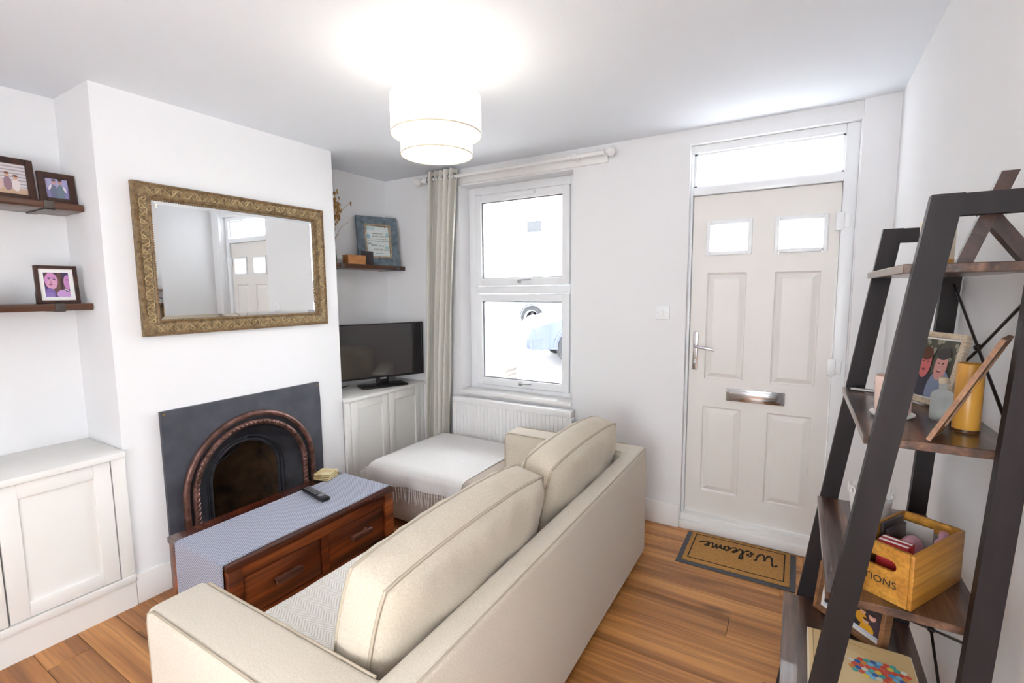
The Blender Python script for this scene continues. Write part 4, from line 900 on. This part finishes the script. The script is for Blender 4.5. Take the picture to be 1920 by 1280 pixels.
def in_crate(name, label, cat, bmf, m, pos, rot=(0, 0, 0), group='things kept in the crate'):
    o = thing(name, label, cat, cm @ Vector(pos), (rot[0], rot[1], rot[2]+ang_c), group); obj('body', bmf, m, o, local=True); return o
a_ = in_crate('dark_case', 'flat dark card case standing at the back left inside the crate', 'case', box(-.045, .045, -.004, .004, 0, .112, bev=.002), M['darkcard'], (.145, CW-.014, .0065))
a_ = in_crate('dark_case', 'dark card case with a gold star in front of the other case', 'case', box(-.04, .04, -.004, .004, 0, .104, bev=.002), M['darkcard'], (.135, CW-.026, .0065))
obj('gold_star', prism(bmn(), [((.011 if i % 2 == 0 else .004)*math.sin(i*PI/5)+.012, .07+(.011 if i % 2 == 0 else .004)*math.cos(i*PI/5)) for i in range(10)], 1, -.0048, -.0039), M['goldtrim'], a_, local=True)
a_ = in_crate('red_packet', 'red and white packet in the near end of the crate', 'packet', box(-.02, .02, -.028, .028, 0, .1, bev=.002), M['red'], (.062, .06, .0065), (0, 0, .1))
for q in (-.012, .008): obj('white_stripe', box(q-.003, q+.004, -.026, .026, .0998, .1006), M['white'], a_, local=True)
def bean(L_, r_):
    bm = bmn(); P = [(-L_/2+L_*i/10, .003*math.sin(PI*i/10), 0) for i in range(11)]; tube(bm, P, [r_*math.sqrt(max(.06, 1-((i-5)/5.3)**2)) for i in range(11)], 14); bmesh.ops.scale(bm, verts=bm.verts, vec=(1, 1, 2.3)); return bm
in_crate('pink_case', 'upper pink rounded case lying in the crate', 'case', bean(.1, .019), M['pink'], (.137, .064, .053))
in_crate('pink_case', 'lower pink rounded case against the crate side', 'case', bean(.1, .0165), M['pink'], (.125, .0265, .046))
in_crate('pink_bottle', 'small pink bottle at the far end of the crate', 'bottle', lathe(bmn(), [(0, 0), (.014, 0), (.015, .004), (.015, .075), (.008, .085), (.008, .1), (0, .1)], n=20), M['pink'], (CL-.026, .028, .0065))
in_crate('grey_card', 'pale grey card upright behind the pink cases', 'card', box(-.001, .001, -.03, .03, 0, .1), M['silver'] if False else mat('grey_card', 'b9b4ae', .6), (CL-.03, .075, .0065))
# --- fourth tier: game box and walnut frame
Z4 = zs_[3]+.0006
gb = thing('game_box', 'cream puzzle box printed with a coloured mosaic on the fourth shelf', 'box', (.18, 1.36, Z4))
M['boxside'] = mat('cream_box_side', 'e9dfc6', .6, var=.03); M['boxtop'] = mat('map_box_lid', 'dcb87c', .55, col2='c9a062', scale=9)
obj('tray', box(-.113, .113, -.16, .163, 0, .03, bev=.001, seg=1), M['boxside'], gb, local=True); ldd = obj('lid', box(-.116, .116, -.163, .166, .012, .045, bev=.0015, seg=1), M['boxside'], gb, local=True)
S = [('dfbf88', rect(-.113, -.16, .113, .163)), ('e6cb98', ell(-.03, .02, .07, .1)), ('d6b076', ell(.05, -.06, .05, .07))]; hexc = ['3f8fd0', 'd9503f', 'efcf52', '4ab0a8', 'e7e2d2', '2f5fae', 'e08a3c', '7cc0e0']
for i in range(9):
    for j in range(6):
        x = -.02+.0135*i+(.0067 if j % 2 else 0); y_ = .03+.0118*j
        if ((x-.035)/.06)**2+((y_-.062)/.036)**2 < 1.1: S.append((hexc[(i*5+j*3+i*j) % 8], ell(x, y_, .0074, .0074, 6, PI/6)))
S += [('8d7aa6', ell(-.055, .07, .012, .006, 10)), ('5a74a8', ell(-.045, .058, .012, .005, 10, .4)), ('a58a55', rect(-.1, .152, .1, .1545)), ('a58a55', rect(-.104, -.15, -.1015, .15))]
S += [('bf9858', ell(-.06, .11, .03, .002, 8, .5)), ('bf9858', ell(.0, .13, .04, .0015, 8, -.2)), ('bf9858', ell(-.07, .02, .03, .002, 8, -.8))]
picture('printed_map', ldd, S, M['print'], Matrix.Translation((0, 0, .0454)))
fkf = frame_thing('photo_frame', 'walnut box frame of a parent with children on the fourth ladder shelf', (.169, 1.643, Z4+.002), (-.13, 0, -.78), .215, .152, .012, M['walnut'], ph_kids, dep=.03, mount=.01, easel=False)

# ---------------------------------------------------------------- doormat
dm = thing('doormat', 'coir welcome doormat with grey rubber border at the front door', 'doormat', (-.235, 2.853, 0))
mx0, mx1, my0_, my1_ = -.53, .055, 2.66, 3.045
obj('rubber_base', box(mx0, mx1, my0_, my1_, .0005, .008, bev=.003), M['rubber'], dm); obj('coir_pile', box(mx0+.028, mx1-.028, my0_+.028, my1_-.004, .007, .0145, bev=.003), M['coir'], dm)
bm = bmn(); q = (mx0+.052, mx1-.052, my0_+.056, my1_-.03); t = .006
for a in ((q[0], q[1], q[2], q[2]+t), (q[0], q[1], q[3]-t, q[3]), (q[0], q[0]+t, q[2], q[3]), (q[1]-t, q[1], q[2], q[3])): bx(bm, *a, .014, .0155)
obj('border_line', bm, M['coird'], dm)
strokes = [[(0, 1.5), (.2, 1.85), (.42, 1.6), (.5, .5), (.72, 0), (1.0, .5), (1.15, 1.2), (1.22, .4), (1.45, 0), (1.8, .6), (1.92, 1.4), (2.1, 1.55)],
  [(2.15, .3), (2.6, .55), (2.75, .85), (2.55, 1.0), (2.35, .6), (2.5, .1), (2.8, .05), (3.1, .4), (3.42, 1.3), (3.4, 1.95), (3.22, 1.85), (3.2, .8), (3.35, .05), (3.6, .15), (3.8, .45), (4.2, .85), (4.05, 1.0), (3.8, .6), (3.95, .08), (4.25, .1), (4.5, .4), (4.75, .95), (4.55, .5), (4.75, .05), (5.05, .4), (4.9, .95), (4.75, .85), (5.2, .8)],
  [(5.35, .9), (5.45, .08), (5.5, .55), (5.75, 1.0), (5.85, .08), (5.92, .6), (6.15, 1.0), (6.25, .2), (6.45, .1), (6.75, .5), (6.95, .82), (6.75, 1.0), (6.6, .6), (6.75, .05), (7.1, .1), (7.6, .5)]]
bm = bmn(); k = .054; tx, ty = -.035, 2.905
for s in strokes: 
    P = [(tx-p.x*k, ty-p.y*k*1.05+.045, .0152) for p in catmull([(a, b, 0) for a, b in s], 5)]
    tube(bm, P, [.0056+.0018*math.sin(i*.9) for i in range(len(P))], 6, flat=.25)
obj('welcome_lettering', bm, M['coird'], dm)

# ---------------------------------------------------------------- street outside
def gz(y): return -.05+.075*(y-3.3)
bm = bmn(); bm.faces.new([bm.verts.new(p) for p in ((-40, 3.36, -.05), (30, 3.36, -.05), (30, 60, gz(60)), (-40, 60, gz(60)))])
M['road'] = mat('pale_road', 'c9c7c4', .9, scale=4, var=.04); M['render'] = mat('white_render', 'eeebe6', .9, var=.02, scale=2)
struct('floor_street', bm, M['road'], label='pale sunlit street outside the window')
M['navy'] = mat('navy_car_paint', '353f6b', .25, var=.02, coat=.6); M['darkcar'] = mat('dark_grey_car_paint', '3c434e', .25, var=.02, coat=.6); M['tyre'] = mat('tyre_rubber', '222326', .85); M['alloy'] = mat('alloy_rim', 'c9ccd0', .3, .7); M['carglass'] = mat('car_glass', '5a6a78', .06, spec=1); M['lamp'] = mat('head_lamp', 'f2f4f6', .1, spec=1)
def car(name, label, loc, rz, paint):
    """hatchback, nose towards local -x, 4 m long"""
    t = thing(name, label, 'car', loc, (0, 0, rz), group='cars parked in the street'); wd = .85
    side = [(-2, .28), (-2.02, .5), (-1.93, .68), (-1.5, .82), (-1.0, .92), (1.75, .98), (1.95, .9), (2, .6), (1.97, .28)]
    bm = bmn(); secs = []
    for yy, s, dz in ((-wd, .97, 0), (-wd*.93, 1, .0), (wd*.93, 1, .0), (wd, .97, 0)): secs.append([bm.verts.new((x*s, yy, z if s == 1 else .3+(z-.3)*.9)) for x, z in side])
    for A, B in zip(secs, secs[1:]):
        for i in range(len(side)): bm.faces.new((A[i], A[(i+1) % len(side)], B[(i+1) % len(side)], B[i]))
    bm.faces.new(secs[0]); bm.faces.new(secs[-1][::-1]); obj('body', bm, paint, t, local=True, smooth=35)
    bot = [(-1.05, .9), (1.8, .97)]; top = [(-.35, 1.42), (.9, 1.45), (1.45, 1.36)]
    poly = [bot[0], top[0], top[1], top[2], bot[1]]; bm = bmn(); A = [bm.verts.new((x, -(wd-.06 if z < 1 else .62), z)) for x, z in poly]; B = [bm.verts.new((x, (wd-.06 if z < 1 else .62), z)) for x, z in poly]
    bm.faces.new(A); bm.faces.new(B[::-1])
    for i in range(5): bm.faces.new((A[i], B[i], B[(i+1) % 5], A[(i+1) % 5]))
    obj('cabin', bm, paint, t, local=True, smooth=25)
    for sgn in (-1, 1):
        def sp(x, z): f = (z-.95)/(1.42-.95); return (x, sgn*((wd-.06)+(.62-wd+.06)*f+.004), z)
        for q in (((-.8, 1.0), (-.28, 1.36), (.3, 1.38), (.3, 1.0)), ((.38, 1.0), (.38, 1.38), (1.2, 1.34), (1.45, 1.02))):
            bm = bmn(); bm.faces.new([bm.verts.new(sp(*p)) for p in q]); obj('side_window', bm, M['carglass'], t, local=True, smooth=None)
        for x in (-1.25, 1.28):
            bm = lathe(bmn(), [(.19, -.1), (.3, -.1), (.31, -.06), (.31, .06), (.3, .1), (.19, .1)], n=32, closed=True); bmesh.ops.rotate(bm, verts=bm.verts, matrix=Matrix.Rotation(PI/2, 3, 'X')); bmesh.ops.translate(bm, verts=bm.verts, vec=(x, sgn*(wd-.07), .31)); wh = obj('wheel', bm, M['tyre'], t, local=True)
            bm = lathe(bmn(), [(0, .06), (.05, .07), (.06, .05), (.17, .05), (.2, .09), (.205, .05), (.19, .0), (0, .0)], n=32); bmesh.ops.rotate(bm, verts=bm.verts, matrix=Matrix.Rotation(-sgn*PI/2, 3, 'X')); bmesh.ops.translate(bm, verts=bm.verts, vec=(x, sgn*(wd-.05), .31)); rim = obj('rim', bm, M['alloy'], wh, local=True)
            bm = bmn()
            for k in range(5):
                a = 2*PI*k/5; pass
            bm.free(); bm = bmn()
            for k in range(5):
                a = 2*PI*k/5+.3; yq = sgn*(wd+.004); bm.faces.new([bm.verts.new((x+.115*math.cos(a)+.036*math.cos(2*PI*j/12), yq, .31+.115*math.sin(a)+.036*math.sin(2*PI*j/12))) for j in range(12)])
            obj('rim_holes', bm, M['tyre'], rim, local=True, smooth=None)
            bm = tube(bmn(), [(x+.36*math.cos(a), sgn*(wd-.012), .31+.36*math.sin(a)) for a in [PI*i/12 for i in range(13)]], .03, 6); obj('wheel_arch', bm, M['tyre'] if False else paint, t, local=True)
        bm = bmn(); g = bmesh.ops.create_uvsphere(bm, u_segments=18, v_segments=10, radius=1); bmesh.ops.scale(bm, verts=bm.verts, vec=(.15, .05, .1)); bmesh.ops.rotate(bm, verts=bm.verts, matrix=Matrix.Rotation(.5*sgn, 3, 'Z')); bmesh.ops.translate(bm, verts=bm.verts, vec=(-1.76, sgn*(wd-.1), .66)); obj('head_lamp', bm, M['lamp'], t, local=True)
        obj('door_mirror', box(-.72, -.56, sgn*(wd+.02)-.06, sgn*(wd+.02)+.06, 1.0, 1.12, bev=.03), paint, t, local=True)
    bm = bmn(); bm.faces.new([bm.verts.new(p) for p in ((-1.06, -.72, .925), (-.37, -.57, 1.40), (-.37, .57, 1.40), (-1.06, .72, .925))]); bmesh.ops.translate(bm, verts=bm.verts, vec=(-.012, 0, .012)); obj('windscreen', bm, M['carglass'], t, local=True, smooth=None)
    obj('bumper', box(-2.06, -1.9, -.8, .8, .28, .5, bev=.05, seg=3), paint, t, local=True)
    obj('number_plate', box(-2.07, -2.055, -.26, .26, .36, .46), M['lamp'], t, local=True)
    return t
car('parked_car', 'navy hatchback parked nearest the window', (-2.5, 8.5, gz(8.0)), .62, M['navy'])
car('parked_car', 'dark grey car across the street behind the navy one', (-4.35, 11.2, gz(11.2)), 0, M['darkcar'])
bn = thing('white_bin', 'white street bin with grey striped base outside the window', 'bin', (-3.87, 6.1, gz(6.1)))
obj('body', box(-.19, .19, -.19, .19, .22, 1.0, bev=.03), M['white'], bn, local=True); obj('lid', box(-.2, .2, -.2, .2, 1.0, 1.2, bev=.06, seg=3), M['white'], bn, local=True)
for k in range(3): obj('base_stripe', box(-.195, .195, -.195, .195, .0+k*.075, .045+k*.075, bev=.01), M['brk'], bn, local=True)
obj('core', box(-.18, .18, -.18, .18, 0, .24), M['white'], bn, local=True)
M['hpane'] = mat('house_pane', '20242a', .15)
hs = thing('house', 'white rendered house across the street', 'house', (-9, 16, gz(15)))
obj('wall', box(-7.5, 1.45, -1, 4, -.5, 6.2), M['render'], hs, local=True)
obj('roof', prism(bmn(), [(-1.4, 6.2), (4.4, 6.2), (1.5, 8.2)], 0, -7.7, 1.65), mat('roof_tiles', '9a7f74', .9, scale=20), hs, local=True)
for x0, x1, z0, z1 in ((1.0, 1.58, 2.72, 3.1), (-5.5, -4.2, 1.2, 2.6), (-5.5, -4.2, 3.9, 5.1), (-2.6, -1.3, 3.9, 5.1), (-2.6, -1.3, 1.2, 2.6)):
    if x1 > 1.45: x0, x1 = x0-.3, x1-.3
    wn = obj('window', box(x0-.06, x1+.06, -1.03, -.99, z0-.06, z1+.06), M['pvc'], hs, local=True); obj('pane', box(x0, x1, -1.036, -1.029, z0, z1), M['hpane'], wn, local=True)
h2 = thing('house', 'neighbouring pale house with a green door across the street', 'house', (-3.9, 16.3, gz(15.5)))
obj('wall', box(-3.15, 5, -1, 4, -.5, 5.8), M['render'], h2, local=True); obj('roof', prism(bmn(), [(-1.3, 5.8), (4.3, 5.8), (1.5, 7.6)], 0, -3.2, 5.2), bpy.data.materials['roof_tiles'], h2, local=True)
M['green'] = mat('sea_green_paint', '2a6a60', .5); obj('green_panel', box(-3.1, -2.7, -1.04, -.99, 2.2, 2.75), M['green'], h2, local=True)
for x0, x1, z0, z1 in ((-1.2, 0.2, 1.0, 2.4), (-1.2, .2, 3.6, 4.8), (2, 3.3, 1.0, 2.4), (2, 3.3, 3.6, 4.8)):
    wn = obj('window', box(x0-.06, x1+.06, -1.03, -.99, z0-.06, z1+.06), M['pvc'], h2, local=True); obj('pane', box(x0, x1, -1.036, -1.029, z0, z1), M['hpane'], wn, local=True)
